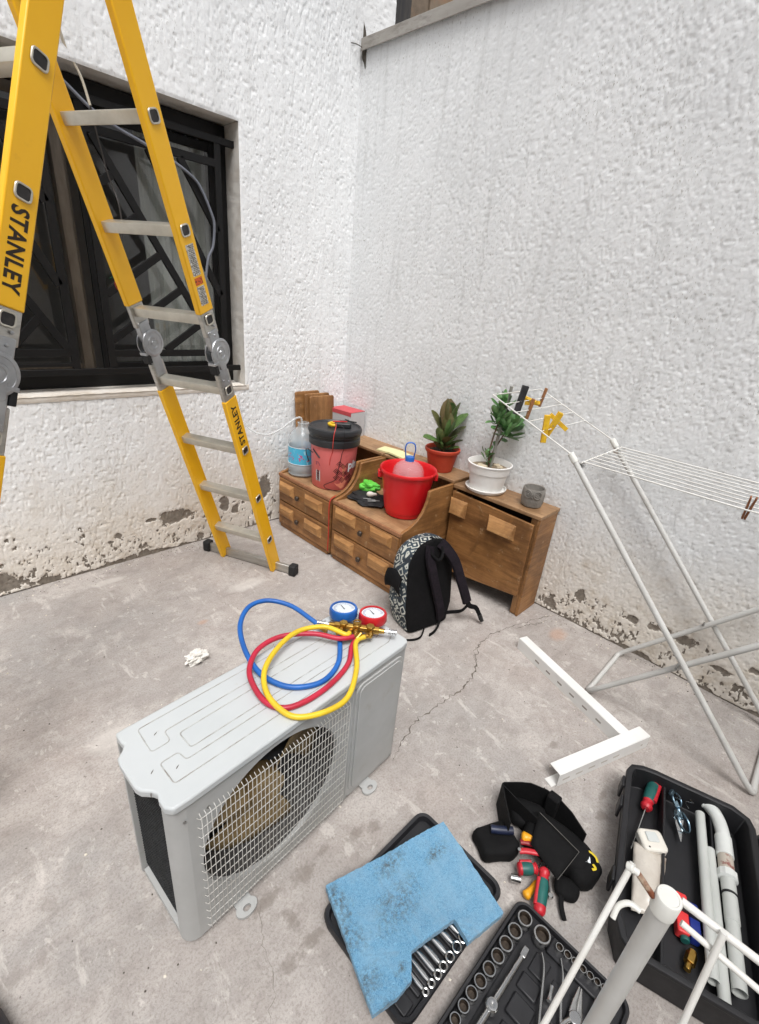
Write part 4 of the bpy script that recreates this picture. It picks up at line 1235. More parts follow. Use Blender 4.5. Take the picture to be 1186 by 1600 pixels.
# black pouch, green bag and white bulb on the second unit
def blob(c, r, sc, seed, amp, freq, sub=3, flatb=None):
    bm = bmesh.new(); bmesh.ops.create_icosphere(bm, subdivisions=sub, radius=1)
    m = MB(); vs = []
    for v in bm.verts:
        n_ = mnoise.noise(v.co * freq + Vector((seed, seed * 2, 0))) * amp + mnoise.noise(v.co * freq * 2.3 + Vector((seed, 0, 7))) * amp * .5
        p = v.co * (1 + n_)
        p = Vector((p.x * sc[0], p.y * sc[1], p.z * sc[2])) * r + Vector(c)
        if flatb is not None: p.z = max(p.z, flatb)
        vs.append(p)
    m.add(vs, [tuple(q.index for q in f.verts) for f in bm.faces]); bm.free()
    return m
blob((-.435, -.775, .408), .12, (.75, 1.15, .18), 2, .35, 2.2, 4, .3925).thing('black_pouch', mat('black_cloth', srgb(26, 26, 28), .75, c2=srgb(40, 40, 42), vs=30, bump=.4, bs=300), 'flat black pouch lying in front of the red bucket', 'pouch', (-.43, -.77, .3925), smooth=50)
blob((-.375, -.700, .452), .062, (.72, 1.5, .55), 5, .45, 1.35, 4, .425).thing('green_bag', mat('green_plastic', srgb(112, 214, 84), .35, c2=srgb(84, 182, 62), vs=14), 'crumpled bright green plastic bag on the black pouch', 'bag', (-.385, -.705, .42), smooth=22)
m = MB().lathe([(.0, 0), (.012, .001), (.017, .012), (.015, .028), (.009, .042), (.008, .058), (.004, .062), (.0, .062)], (0, 0, 0), 18, Matrix.Translation((-.462, -.790, .445)) @ Matrix.Rotation(R_(-70), 4, 'Z') @ Matrix.Rotation(R_(78), 4, 'Y'), cap0=False, cap1=False)
m.thing('white_knob', mat('white_plastic', srgb(226, 222, 212), .4), 'white bulb-shaped knob on the black pouch', 'knob', (-.462, -.79, .43))
m = MB()
for k, (dx, dy) in enumerate(((0, 0), (.006, -.03), (.018, -.055), (-.006, -.045))):
    m.tube([(-.505 + dx, -.80 + dy, .431), (-.47 + dx, -.83 + dy, .432)], .0016, 6)
m.thing('loose_screws', mat('steel', srgb(170, 170, 168), .35, 1.0), 'few loose steel screws on the black pouch', 'screws')

# red bucket with a clear bottle in it
RC = (-.385, -1.020, .392)
rb = thing('red_bucket', 'bright red plastic bucket on the second drawer unit', 'bucket', RC)
RDP = mat('red_bucket_plastic', srgb(214, 30, 36), .38, c2=srgb(200, 22, 30), vs=3)
MB().lathe([(.100, 0), (.106, .004), (.112, .030), (.116, .032), (.150, .252), (.158, .254), (.162, .260), (.162, .272), (.158, .277), (.154, .274), (.146, .25), (.108, .03), (.1, .008), (.0, .008)], RC, 56, cap1=False).part('bucket_body', RDP, rb, smooth=40)
for s_ in (75, -105):
    a = R_(CAMTH + s_ + 12)
    q = Vector((RC[0] + .158 * math.cos(a), RC[1] + .158 * math.sin(a), RC[2] + .235))
    MB().box(-.012, .012, -.02, .02, -.022, .018, Matrix.Translation(q) @ Matrix.Rotation(a, 4, 'Z')).part('handle_lug', RDP, rb, bevel=.004)
hn = []
for k in range(13):
    t = k / 12; a = R_(CAMTH + 12 - 105 + 180 * t - (180 if False else 0))
    r = .166
    hn.append((RC[0] + r * math.cos(a) * 1.0, RC[1] + r * math.sin(a), RC[2] + .232 - .10 * math.sin(PI * t) ** .6))
hn = [(RC[0] + .17 * math.cos(R_(CAMTH - 93 - k * 15)), RC[1] + .17 * math.sin(R_(CAMTH - 93 - k * 15)), RC[2] + .232 - .105 * math.sin(PI * k / 12) ** .7) for k in range(13)]
MB().tube(catmull(hn, 4), .004, 7).part('handle', mat('black_handle', srgb(30, 30, 32), .5), rb, smooth=60)
CB = (-.372, -1.01, .570)
cb = thing('clear_bottle', 'clear plastic bottle with a blue cap and handle, sticking out of the red bucket', 'bottle', CB)
MB().lathe([(.06, -.19), (.086, -.18), (.090, .0), (.090, .055), (.085, .083), (.073, .106), (.053, .123), (.030, .132), (.0215, .136), (.0215, .152)], CB, 40, wob=lambda a, z: .02 * math.sin(a * 7) * (1 if .03 < z < .14 else .3), cap1=False).part('bottle_body', PLA, cb, smooth=60)
BCP = mat('blue_cap', srgb(40, 104, 190), .4, c2=srgb(30, 84, 164), vs=12)
MB().lathe([(.024, .132), (.026, .134), (.026, .154), (.024, .158), (.0, .158)], CB, 24, cap1=False, wob=lambda a, z: .02 * (1 if math.sin(a * 12) > 0 else -1)).part('cap', BCP, cb)
ha = Vector((math.cos(R_(CAMTH + 90)), math.sin(R_(CAMTH + 90)), 0))
hp_ = [Vector(CB) + ha * x + Vector((0, 0, z)) for x, z in ((-.024, .147), (-.027, .172), (-.032, .207), (-.024, .232), (.0, .238), (.020, .227), (.026, .197), (.022, .167), (.022, .147))]
MB().tube(catmull(hp_, 5), .0045, 7, flat=.6).part('carry_loop', BCP, cb, smooth=60)

# ================================================================ potted plants and cup
def scp(prof, kr, kz): return [(r * kr, z * kz) for r, z in prof]
def leaf_mesh(name, L, Wd, curl, mts, fold=.25, n=8):
    m = MB()
    def fn(u, v):
        t = v; w_ = Wd * (math.sin(PI * min(1, t ** .75)) ** .8) * (.35 + .65 * t) * 1.1 if t < 1 else 0
        w_ = Wd * max(0.04, math.sin(PI * (t * .93 + .04)) ** .75) * (.45 + .75 * t)
        x = (u - .5) * w_
        y = L * t
        return (x, y * math.cos(curl * t), abs(u - .5) * 2 * fold * w_ + L * math.sin(curl * t) * t)
    m.sheet(fn, 5, n)
    return m
def leaf_mat(name, a, b_, edge):
    n = NT(name)
    geo = n.noise(8, 4, .6)
    c = n.mix(n.ramp(geo, .35, .65), a, b_)
    sep = n.node('ShaderNodeSeparateXYZ'); n.L(n.co, sep.inputs[0])
    rd = n.node('ShaderNodeObjectInfo')
    c = n.mix(n.math('MULTIPLY', n.ramp(rd.outputs['Random'], .2, .9), .75), c, edge)
    n.color(c); n.set(Roughness=.42)
    n.b.inputs['Subsurface Weight'].default_value = 0.0
    n.bump(n.noise(60, 3), .2, .002)
    return n.m
def place_leaf(meshes, rnd, base, az, el, scale, parent, roll=0):
    me = rnd.choice(meshes)
    o = bpy.data.objects.new('leaf', me)
    COL.objects.link(o); o.parent = parent
    root = parent
    while root.parent: root = root.parent
    rot = Matrix.Rotation(az - PI / 2, 4, 'Z') @ Matrix.Rotation(el, 4, 'X') @ Matrix.Rotation(roll, 4, 'Y')
    o.matrix_local = XF[root.name].inverted() @ Matrix.Translation(base) @ rot @ Matrix.Diagonal((scale, scale, scale, 1))
    return o
SOIL = mat('potting_soil', srgb(70, 54, 40), .95, c2=srgb(48, 38, 28), vs=30, bump=.8, bs=60, bd=.006)
# terracotta pot with broad red-tinged leaves
P1 = (-.118, -1.04, .6165)
p1 = thing('potted_plant', 'broad red-tinged succulent in a terracotta pot against the wall', 'potted plant', P1)
TER = mat('terracotta_plastic', srgb(186, 68, 42), .55, c2=srgb(168, 58, 36), vs=8, dirt=srgb(150, 74, 54), dlo=.6, dhi=.85)
MB().lathe(scp([(.056, 0), (.060, .003), (.078, .118), (.084, .119), (.087, .126), (.087, .140), (.083, .144), (.079, .140), (.074, .118)], 1.2, .95), P1, 40, cap1=False).part('pot', TER, p1)
MB().lathe([(.0, .116), (.05, .118), (.092, .112)], P1, 24, cap0=False, cap1=False).part('soil', SOIL, p1)
rnd = random.Random(12)
GRA = leaf_mat('red_tinged_leaf', srgb(98, 124, 70), srgb(72, 100, 54), srgb(104, 76, 54))
lm = [leaf_mesh('leaf', 1, .56, c, GRA).mesh('leaf', GRA, smooth=60) for c in (.15, .35, .55)]
B1 = Vector((P1[0], P1[1], P1[2] + .135))
MB().tube([B1 + Vector((0, 0, -.02)), B1 + Vector((.003, .004, .06)), B1 + Vector((0, .002, .13))], [.012, .009, .005], 8).part('stem', mat('succulent_stem', srgb(96, 86, 60), .7), p1)
camdir = R_(CAMTH)
side_r = R_(CAMTH + 90)
for az, el, h_, s_ in ((camdir - .3, 80, .13, .15), (camdir + .25, 70, .12, .165), (side_r - .2, 62, .12, .16), (side_r + .9, 70, .12, .15), (side_r + PI, 66, .12, .165), (side_r + PI + .9, 72, .12, .15), (camdir + PI, 74, .12, .15),
                        (side_r + .15, 38, .10, .155), (side_r - .7, 44, .08, .13), (side_r + PI - .25, 48, .09, .15), (side_r + PI + .35, 8, .055, .13), (camdir - .5, 48, .085, .135), (camdir + .5, 40, .075, .12), (side_r + .1, 30, .06, .135), (side_r - .2, 12, .045, .10),
                        (camdir - .8, 30, .05, .10), (camdir + .1, 30, .045, .10), (camdir + .9, 25, .04, .10), (camdir, 10, .02, .08), (camdir + 1.3, 8, .015, .085), (camdir - 1.0, 8, .015, .08), (side_r + PI, 30, .03, .10), (camdir + 3.6, 50, .05, .11), (camdir + 2.4, 40, .05, .11)):
    place_leaf(lm, rnd, B1 + Vector((0, 0, h_ - .03)), az, R_(el), s_ * 1.18, p1, rnd.uniform(-.3, .3))
for k in range(22):
    place_leaf(lm, rnd, B1 + Vector((rnd.uniform(-.035, .035), rnd.uniform(-.035, .035), rnd.uniform(-.02, .02))), rnd.uniform(0, 2 * PI), R_(rnd.uniform(15, 75)), rnd.uniform(.035, .06), p1, rnd.uniform(-.6, .6))
# white pot with stems tied to a grey stick
P2 = (-.132, -1.375, .603)
p2 = thing('potted_plant', 'green succulent staked to a grey stick in a white pot with saucer', 'potted plant', P2)
WPT = mat('white_pot_plastic', srgb(240, 239, 236), .45, c2=srgb(230, 228, 224), vs=6)
MB().lathe(scp([(.074, .0), (.080, .003), (.086, .010), (.090, .022), (.087, .024), (.082, .012), (.0, .010)], 1.25, 1), P2, 44, cap1=False).part('saucer', WPT, p2)
MB().lathe(scp([(.066, .012), (.070, .014), (.082, .108), (.086, .110), (.091, .150), (.094, .152), (.095, .158), (.091, .161), (.088, .157), (.080, .118)], 1.27, 1), P2, 44, cap1=False).part('pot', WPT, p2)
MB().lathe([(.0, .132), (.05, .133), (.105, .128)], P2, 24, cap0=False, cap1=False).part('soil', mat('pale_soil', srgb(150, 134, 112), .95, c2=srgb(116, 100, 80), vs=26, bump=.8, bs=50, bd=.006), p2)
for k, (x, y, r) in enumerate(((.045, -.02, .020), (-.05, .01, .024), (.03, -.045, .017), (-.035, .035, .02))):
    blob((P2[0] + x, P2[1] + y, P2[2] + .137), r, (1, 1, .6), k, .3, 1.5, 2).part('pebble', mat('pale_pebble', srgb(206, 192, 166), .85, c2=srgb(178, 164, 140), vs=20), p2)
B2 = Vector((P2[0], P2[1], P2[2] + .13))
sr = Vector((math.cos(side_r), math.sin(side_r), 0))
MB().tube([B2 + sr * .006, B2 + sr * .014 + Vector((0, 0, .14)), B2 + sr * .036 + Vector((0, 0, .435))], .0085, 10).part('stake', mat('grey_stake', srgb(148, 146, 138), .7, c2=srgb(120, 118, 112), vs=14, stretch=(1, 1, .3)), p2)
STM = mat('brown_stem', srgb(98, 78, 62), .8)
s1 = [B2 - sr * .004, B2 - sr * .016 + Vector((0, 0, .08)), B2 - sr * .010 + Vector((0, 0, .17)), B2 + sr * .006 + Vector((0, 0, .26)), B2 + sr * .012 + Vector((0, 0, .33))]
s2_ = [B2 + sr * .0, B2 - sr * .004 + Vector((0, 0, .06)), B2 + sr * .025 + Vector((0, 0, .14)), B2 + sr * .052 + Vector((0, 0, .20))]
MB().tube(catmull(s1, 5), .0045, 7).part('stem', STM, p2, smooth=60); MB().tube(catmull(s2_, 5), .0042, 7).part('stem', STM, p2, smooth=60)
GRB = leaf_mat('dark_green_leaf', srgb(92, 132, 80), srgb(66, 108, 60), srgb(112, 150, 94))
lm2 = [leaf_mesh('leaf', 1, .56, c, GRB).mesh('leaf', GRB, smooth=60) for c in (.1, .4, .7)]
def rosette(c, n, s0, s1_, el0, el1):
    for k in range(n):
        place_leaf(lm2, rnd, c + Vector((rnd.gauss(0, .004), rnd.gauss(0, .004), rnd.gauss(0, .012))), k * 2.4 + rnd.uniform(-.3, .3), R_(el0 + (el1 - el0) * k / n + rnd.uniform(-10, 10)), rnd.uniform(s0, s1_), p2, rnd.uniform(-.4, .4))
rosette(s1[-1], 17, .06, .085, 8, 86); rosette(s1[-1] - Vector((0, 0, .05)) - sr * .008, 16, .055, .08, 0, 60); rosette(s1[3] - Vector((0, 0, .02)) - sr * .012, 13, .05, .07, -30, 40)
rosette(s2_[-1], 15, .08, .11, -10, 70); rosette(s2_[-1] + Vector((0, 0, -.02)) + sr * .01, 8, .075, .105, -60, 10); rosette(s2_[-1] + sr * .035 + Vector((0, 0, .012)), 9, .07, .095, -5, 55)
rosette(B2 + Vector((-.012, .006, .06)) - sr * .015, 12, .04, .055, 5, 75); rosette(B2 + Vector((0, 0, .02)) - sr * .006, 10, .03, .04, 0, 60); rosette(B2 + Vector((0, 0, .125)) + sr * .004, 4, .02, .03, 0, 60)
# owl-faced concrete cup
P3 = (-.110, -1.645, .603)
oc = thing('owl_cup', 'small grey concrete cup with an owl face on the chest', 'cup', P3)
CON = mat('cast_concrete', srgb(138, 134, 128), .9, c2=srgb(116, 112, 106), vs=20, bump=.5, bs=150)
MB().lathe(scp([(.036, 0), (.042, .004), (.047, .03), (.048, .06), (.046, .088), (.044, .091), (.040, .089), (.037, .06), (.034, .02), (.0, .018)], 1.22, 1.1), P3, 40, cap1=False).part('cup_body', CON, oc)
fd = R_(CAMTH - 26)
for s_ in (-1, 1):
    a = fd + s_ * .40
    T = Matrix.Translation(Vector(P3) + Vector((.0596 * math.cos(a), .0596 * math.sin(a), .075))) @ Matrix.Rotation(a, 4, 'Z') @ Matrix.Rotation(R_(90), 4, 'Y')
    for r in (.019, .0105):
        MB().tube([T @ Vector((r * math.cos(2 * PI * k / 20), r * math.sin(2 * PI * k / 20), 0)) for k in range(20)], .0034, 6, closed=True).part('eye_ring', CON, oc)
    MB().lathe([(.005, 0), (.004, .005), (.0, .006)], (0, 0, 0), 10, T, cap1=False).part('pupil', CON, oc)
T = Matrix.Translation(Vector(P3) + Vector((.0596 * math.cos(fd), .0596 * math.sin(fd), .056))) @ Matrix.Rotation(fd, 4, 'Z')
MB().add([T @ Vector(p) for p in ((0, -.005, .006), (0, .005, .006), (.007, 0, .004), (.001, 0, -.010))], [(0, 1, 2), (0, 2, 3), (1, 3, 2), (0, 3, 1)]).part('beak', CON, oc)
m = MB()
for r_, zz in ((3, .036), (4, .026), (3, .016)):
    for k in range(r_ + 2):
        a = fd + (k - (r_ + 1) / 2) * .22
        p = Vector(P3) + Vector((.0590 * math.cos(a), .0590 * math.sin(a), zz))
        m.tube([p + Vector((0, 0, .004)), p, p + Vector((0, 0, -.003))], [.001, .0022, .001], 6)
m.part('feather_marks', CON, oc)['kind'] = 'stuff'

# ================================================================ backpack
bp = thing('backpack', 'black backpack with a white maze pattern, slumped against the wooden chest', 'backpack', (-.66, -1.45, 0), 0)
def maze():
    n = NT('maze_print_cloth')
    v = n.mapping((1, 1, 1))
    vo = n.node('ShaderNodeTexVoronoi', distance='MANHATTAN', feature='F1'); vo.inputs['Scale'].default_value = 19; vo.inputs['Randomness'].default_value = .75
    n.L(v, vo.inputs['Vector'])
    w_ = n.math('SINE', n.math('MULTIPLY', vo.outputs['Distance'], 13.0))
    ln = n.ramp(w_, .25, .45)
    br = n.ramp(n.noise(26, 2, .5), .40, .46)
    ln = n.math('MULTIPLY', ln, br)
    bg = n.mix(n.ramp(n.noise(10, 4), .4, .6), srgb(30, 38, 46), srgb(52, 66, 76))
    n.color(n.mix(ln, bg, srgb(186, 188, 180))); n.set(Roughness=.8); n.bump(n.noise(400, 2), .3, .001)
    return n.m
MAZE = maze()
CLO = mat('black_canvas', srgb(11, 11, 12), .9, spec=.2, c2=srgb(17, 16, 18), vs=14, bump=.5, bs=350, bd=.001)
STR = mat('dark_plum_webbing', srgb(30, 23, 30), .85, spec=.2, c2=srgb(18, 15, 20), vs=25, bump=.5, bs=260)
# axes: bw along the back panel (to the right in view), bd into the bag (away from the back panel), up leaning
bw = Vector((.985, -.17, 0)).normalized(); bd_ = Vector((.56, .83, 0)).normalized()
bd_ = Vector((-bw.y, bw.x, 0))
BO = Vector((-.672, -1.520, .0))
def bpt(s_, d_, z): return BO + bw * s_ + bd_ * (d_ + z * .22) + Vector((0, 0, z)) + bw * (z * .10)
def bag(u, v):
    # u round the section, v up; section: flat back side, bulging front
    z = .012 + .445 * v
    top = math.sqrt(max(0, 1 - max(0, (v - .62) / .38) ** 2.3))
    bot = .86 + .14 * min(1, v * 5)
    hw = .150 * max(.05, top) * bot
    dp = (.235 - .085 * v) * max(.12, top ** .7) * bot
    a = 2 * PI * u
    ca, sa = math.cos(a), math.sin(a)
    ex = .55
    x = hw * math.copysign(abs(ca) ** ex, ca)
    y = (dp * (abs(sa) ** .7)) if sa >= 0 else (-.018 * abs(sa) ** .7)
    p = bpt(x, y + .02, z)
    p += Vector((1, 1, 1)) * 0
    n_ = mnoise.noise(Vector((p.x * 9, p.y * 9, p.z * 9))) * .010
    return p + bd_ * n_ + bw * n_ * .5
m = MB(); m.sheet(bag, 48, 26, closed_u=True)
nU = 48
m.f.append([i for i in range(nU)][::-1]); m.f.append([25 * nU + i for i in range(nU)])
m.mi = []
for f in m.f:
    c = sum((m.v[i] for i in f), Vector()) / len(f)
    r = c - BO; z = c.z
    d_ = r.dot(bd_) - z * .22
    m.mi.append(1 if d_ < .024 else 0)
m.part('bag_body', [MAZE, CLO], bp, smooth=70)
# flap pocket hanging open on the left
m = MB().sheet(lambda u, v: bpt(-.150 - .012 * math.sin(PI * v) - .012 * v, .055 + .12 * u, .27 - .085 * v + .02 * math.sin(PI * u)), 8, 6)
m.part('side_flap', CLO, bp, solid=.006, smooth=60)
# shoulder straps, top loop and webbing
def strap(pts, wd, mt, thick, name='strap', n=8):
    P = catmull(pts, n)
    m = MB(); vs, fs = [], []
    for i, (p, w_) in enumerate(zip(P, np.linspace(0, 1, len(P)))):
        t = (P[min(i + 1, len(P) - 1)] - P[max(i - 1, 0)]).normalized()
        nr = (bd_ * -1); s_ = t.cross(nr).normalized()
        nn = s_.cross(t).normalized()
        W2 = (wd[0] + (wd[1] - wd[0]) * w_) / 2
        for a, b_ in ((-1, -1), (-.85, 1), (.85, 1), (1, -1)): vs.append(p + s_ * W2 * a + nn * thick / 2 * b_)
        if i: 
            o = 4 * (i - 1)
            for k in range(4): fs.append((o + k, o + (k + 1) % 4, o + 4 + (k + 1) % 4, o + 4 + k))
    fs.append((0, 1, 2, 3)); L_ = len(vs); fs.append((L_ - 4, L_ - 3, L_ - 2, L_ - 1))
    m.add(vs, fs)
    return m.part(name, mt, bp, smooth=50, bevel=.002)
strap([bpt(-.035, -.008, .435), bpt(-.045, -.022, .39), bpt(-.025, -.032, .30), bpt(.008, -.032, .20), bpt(.04, -.028, .11), bpt(.06, -.014, .045)], (.055, .05), STR, .014)
strap([bpt(.030, -.006, .438), bpt(.062, -.032, .405), bpt(.100, -.055, .345), bpt(.130, -.070, .26), bpt(.155, -.080, .19), bpt(.175, -.085, .135)], (.06, .055), STR, .014)
strap([bpt(.172, -.086, .145), bpt(.19, -.09, .115), bpt(.225, -.10, .10), bpt(.245, -.105, .07), bpt(.262, -.11, .03)], (.03, .022), CLO, .008, 'webbing')
strap([bpt(.18, -.085, .12), bpt(.155, -.065, .085), bpt(.11, -.035, .075), bpt(.075, -.015, .07)], (.024, .024), CLO, .005, 'webbing')
strap([bpt(.055, -.016, .05), bpt(.03, -.03, .022), bpt(-.01, -.045, .012), bpt(-.045, -.05, .010)], (.022, .020), CLO, .005, 'webbing')
strap([bpt(-.05, -.016, .03), bpt(-.09, -.04, .012), bpt(-.13, -.04, .010), bpt(-.17, -.02, .008)], (.018, .012), CLO, .004, 'webbing')
MB().cyl(bpt(.250, -.106, .06), bpt(.268, -.112, .022), .012, .010, 12).part('buckle', BLKR, bp, bevel=.002)
P = catmull([bpt(-.040, -.006, .43), bpt(-.038, -.030, .40), bpt(-.004, -.044, .375), bpt(.030, -.030, .40), bpt(.034, -.006, .432)], 6)
MB().tube(P, .008, 8).part('top_loop', CLO, bp, smooth=60)

# ================================================================ drying rack by the right wall
GRY = mat('grey_tube_paint', srgb(204, 204, 201), .45, c2=srgb(186, 185, 181), vs=8, dirt=srgb(132, 124, 114), dlo=.68, dhi=.85, ds=30)
WWR = mat('white_wire_coat', srgb(226, 226, 222), .45, c2=srgb(208, 206, 200), vs=12)
dk = thing('drying_rack', 'standing clothes drying rack with grey crossed legs and white wires by the right wall', 'drying rack', (-.27, -2.5, 0))
XN, XF_, TR = -.490, -.052, .0112
for pts in (((XN, -1.932, 1.005), (XN, -2.82, .035), (XN + .02, -2.862, .0115), (XF_ - .02, -2.862, .0115), (XF_, -2.82, .035), (XF_, -1.962, 1.005)),):
    pass
def frame(top_y, bot_y, mx):
    s_ = 1 if top_y > bot_y else -1
    tb = .052
    k = (bot_y - top_y)
    def onleg(x, t): return (x, top_y + k * t, 1.012 * (1 - t) + .0115 * t)
    a = onleg(XN + mx, 0); b_ = onleg(XN + mx, .955); c = onleg(XF_ - mx, .955); d = onleg(XF_ - mx, 0)
    ye, ze = bot_y, .0118
    MB().tube(catmull([a, onleg(XN + mx, .3), onleg(XN + mx, .6), onleg(XN + mx, .90), onleg(XN + mx, .965), (XN + mx + .012, ye, ze), (XN + mx + .05, ye, ze)], 5), TR, 12).part('leg', GRY, dk, smooth=60)
    MB().tube(catmull([d, onleg(XF_ - mx, .3), onleg(XF_ - mx, .6), onleg(XF_ - mx, .90), onleg(XF_ - mx, .965), (XF_ - mx - .012, ye, ze), (XF_ - mx - .05, ye, ze)], 5), TR, 12).part('leg', GRY, dk, smooth=60)
    MB().tube([(XN + mx + .045, ye, ze), (XF_ - mx - .045, ye, ze)], TR - .0006, 12).part('floor_bar', GRY, dk, smooth=60)
    for x in (XN + mx, XF_ - mx):
        p = Vector(onleg(x, 0)); d_ = (Vector(onleg(x, 0)) - Vector(onleg(x, .1))).normalized()
        MB().cyl(p - d_ * .03, p + d_ * .012, TR + .0022, seg=14).part('end_cap', mat('white_plastic_cap', srgb(220, 220, 214), .45), dk, bevel=.002)
frame(-1.932, -2.871, 0)
frame(-3.07, -2.257, .0245)
for x in (XN, XF_):
    MB().cyl((x - .018, -2.52, .352), (x + .040 * (1 if x < -.2 else -1), -2.52, .352), .005, seg=10).part('pivot_bolt', mat('steel', srgb(170, 170, 168), .35, 1.0), dk)
# bed of wires
Y0, Y1, ZB = -1.975, -3.03, .995
for k in range(9):
    x = XN + .012 + (XF_ - XN - .024) * k / 8
    MB().tube([(x, Y0, ZB + .003), (x, (Y0 + Y1) / 2, ZB - .001), (x, Y1, ZB + .003)], .0022 if 0 < k < 8 else .003, 7).part('wire', WWR, dk, smooth=60)
for y in (Y0, Y1):
    MB().tube([(XN, y, ZB), (XF_, y, ZB)], .0034, 8).part('cross_wire', WWR, dk, smooth=60)
for x in (XN + .03, XF_ - .03):
    MB().cyl((x - .012, Y0 + .006, ZB - .016), (x + .010, Y0 + .006, ZB - .016), .011, seg=14).part('hinge_nut', CHR, dk, bevel=.001)
# raised wing
H0, H1 = Vector((0, -1.925, 1.018)), Vector((0, -1.530, 1.175))
def wing(x, t): p = H0.lerp(H1, t); return Vector((x, p.y, p.z))
MB().tube([wing(XN, 0), wing(XN, 1), wing(XF_, 1), wing(XF_, 0)], .0030, 8).part('wing_frame', WWR, dk, smooth=20)
WT = (.835, .685, .525, .36)
for t in WT:
    MB().tube([wing(XN, t), wing(XF_, t)], .0020, 7).part('wing_wire', WWR, dk, smooth=60)

# clothes pegs: two arms and a spring
def peg(p, rot, mt, label, grp=None, L_=.075, wd=.011):
    t = thing('clothes_peg', label, 'clothes peg', tuple(p), 0, grp)
    for s_ in (-1, 1):
        m = MB()
        pr = [(-L_ * .45, s_ * .0005), (L_ * .10, s_ * .002), (L_ * .55, s_ * .005), (L_ * .55, s_ * .010), (L_ * .06, s_ * .0085), (-L_ * .45, s_ * .0065)]
        m.prism(pr, lambda u, v, d: rot @ Vector((d, v, u)), -wd / 2, wd / 2)
        m.part('arm', mt, t, ws=False, bevel=.001)
    m = MB()
    for k in (-1, 0, 1):
        m.tube([rot @ Vector((k * .003, .0085 * math.cos(a * PI / 6), .0085 * math.sin(a * PI / 6) + .004)) for a in range(12)], .0009, 5, closed=True)
    m.part('spring', MATS['steel'], t, ws=False)
    return t
PYL = mat('yellow_peg', srgb(232, 190, 44), .5, c2=srgb(206, 158, 28), vs=40)
PWD = wood('peg_wood', srgb(170, 120, 78), srgb(136, 90, 54), 'z', sc=3)
PBK = mat('black_peg', srgb(34, 35, 37), .5, c2=srgb(56, 57, 60), vs=30)
def wx(f, t): return wing(XN + (XF_ - XN) * f, t)
E3 = lambda x, y, z: Matrix.Rotation(R_(z), 3, 'Z') @ Matrix.Rotation(R_(y), 3, 'Y') @ Matrix.Rotation(R_(x), 3, 'X')
peg(wx(.30, WT[0]) + Vector((0, 0, .0)), E3(0, 8, -50), PBK, 'black clothes peg on the raised wing of the drying rack', None, .13, .028)
peg(wx(.50, WT[0]), E3(-55, 70, 40), PYL, 'upper yellow clothes peg next to the black peg', None, .10, .016)
peg(wx(.54, WT[0]) + Vector((0, -.01, -.012)), E3(-20, 105, 40), PYL, 'lower yellow clothes peg next to the black peg', None, .10, .016)
peg(wx(.78, WT[0]), E3(0, 10, -50), PWD, 'wooden clothes peg furthest from the black peg on the raised wing', None, .09, .011)
peg(wx(.27, WT[1]), E3(0, 8, -50), PWD, 'wooden clothes peg below the yellow pegs beside the black peg', None, .09, .013)
peg(wx(.08, WT[3]), E3(0, -3, -50), PYL, 'yellow clothes peg nearest the leg of the drying rack wing', None, .115, .022)
peg(wx(.22, WT[3]) + Vector((0, .0, .012)), E3(8, 18, -50), PYL, 'middle yellow clothes peg of the lowest wing wire', None, .115, .022)
peg(wx(.36, WT[3]) + Vector((0, .0, .018)), E3(0, -55, -50), PYL, 'slanting yellow clothes peg at the end of the lowest wing wire', None, .10, .018)
peg(Vector((-.455, -2.52, .992)), E3(0, -20, 10), mat('brown_peg', srgb(150, 96, 62), .6, c2=srgb(120, 74, 46), vs=30), 'brown clothes peg on the level wires at the right edge', None, .09, .012)

# ================================================================ white steel bracket on the floor
WST = mat('white_painted_steel', srgb(232, 232, 230), .42, c2=srgb(220, 219, 216), vs=5, dirt=srgb(176, 168, 156), dlo=.68, dhi=.85, ds=25)
SLOT = mat('slot_dark', srgb(150, 144, 138), .9)
bk = thing('wall_bracket', 'white steel L-shaped air conditioner bracket lying on the floor', 'bracket', (-.64, -2.45, 0))
def angle_arm(name, a, b, hgt, wdt, inner):
    """L-section: upright web with slots, top flange"""
    a, b = Vector(a), Vector(b); d = (b - a).normalized(); L_ = (b - a).length
    n_ = Vector((-d.y, d.x, 0)) * inner
    m = MB()
    m.bar(a + Vector((0, 0, hgt / 2)), b + Vector((0, 0, hgt / 2)), .003, hgt)
    m.bar(a + n_ * (wdt / 2 + .0012) + Vector((0, 0, hgt)), b + n_ * (wdt / 2 + .0012) + Vector((0, 0, hgt)), wdt, .003)
    arm = m.part(name, WST, bk, bevel=.0008)
    return arm, d, L_, n_, a
arm, d, L_, n_, a = angle_arm('arm', (-.437, -1.893, .0), (-.655, -2.478, .0), .058, .044, 1)
for t in np.linspace(.22, .80, 6):
    c = a + d * L_ * t + Vector((0, 0, .026)); MB().bar(c - d * .013, c + d * .013, .0038, .008).part('slot', SLOT, arm, smooth=0)
arm2, d, L_, n_, a = angle_arm('arm', (-1.000, -2.372, .0), (-.562, -2.536, .0), .0575, .048, 1)
SLP = mat('slot_pale', srgb(198, 192, 186), .9)
for t, hl in [(t, .016) for t in np.linspace(.08, .62, 5)] + [(.92, .005)]:
    c = a + d * L_ * t + Vector((0, 0, .026)); MB().bar(c - d * hl, c + d * hl, .0038, .008).part('slot', SLP, arm2, smooth=0)
m = MB(); m.bar(a + n_ * .020 + Vector((0, 0, .0018)) - d * .02, a + n_ * .020 + d * .42 + Vector((0, 0, .0018)), .034, .003)
m.part('bottom_flange', WST, arm2)

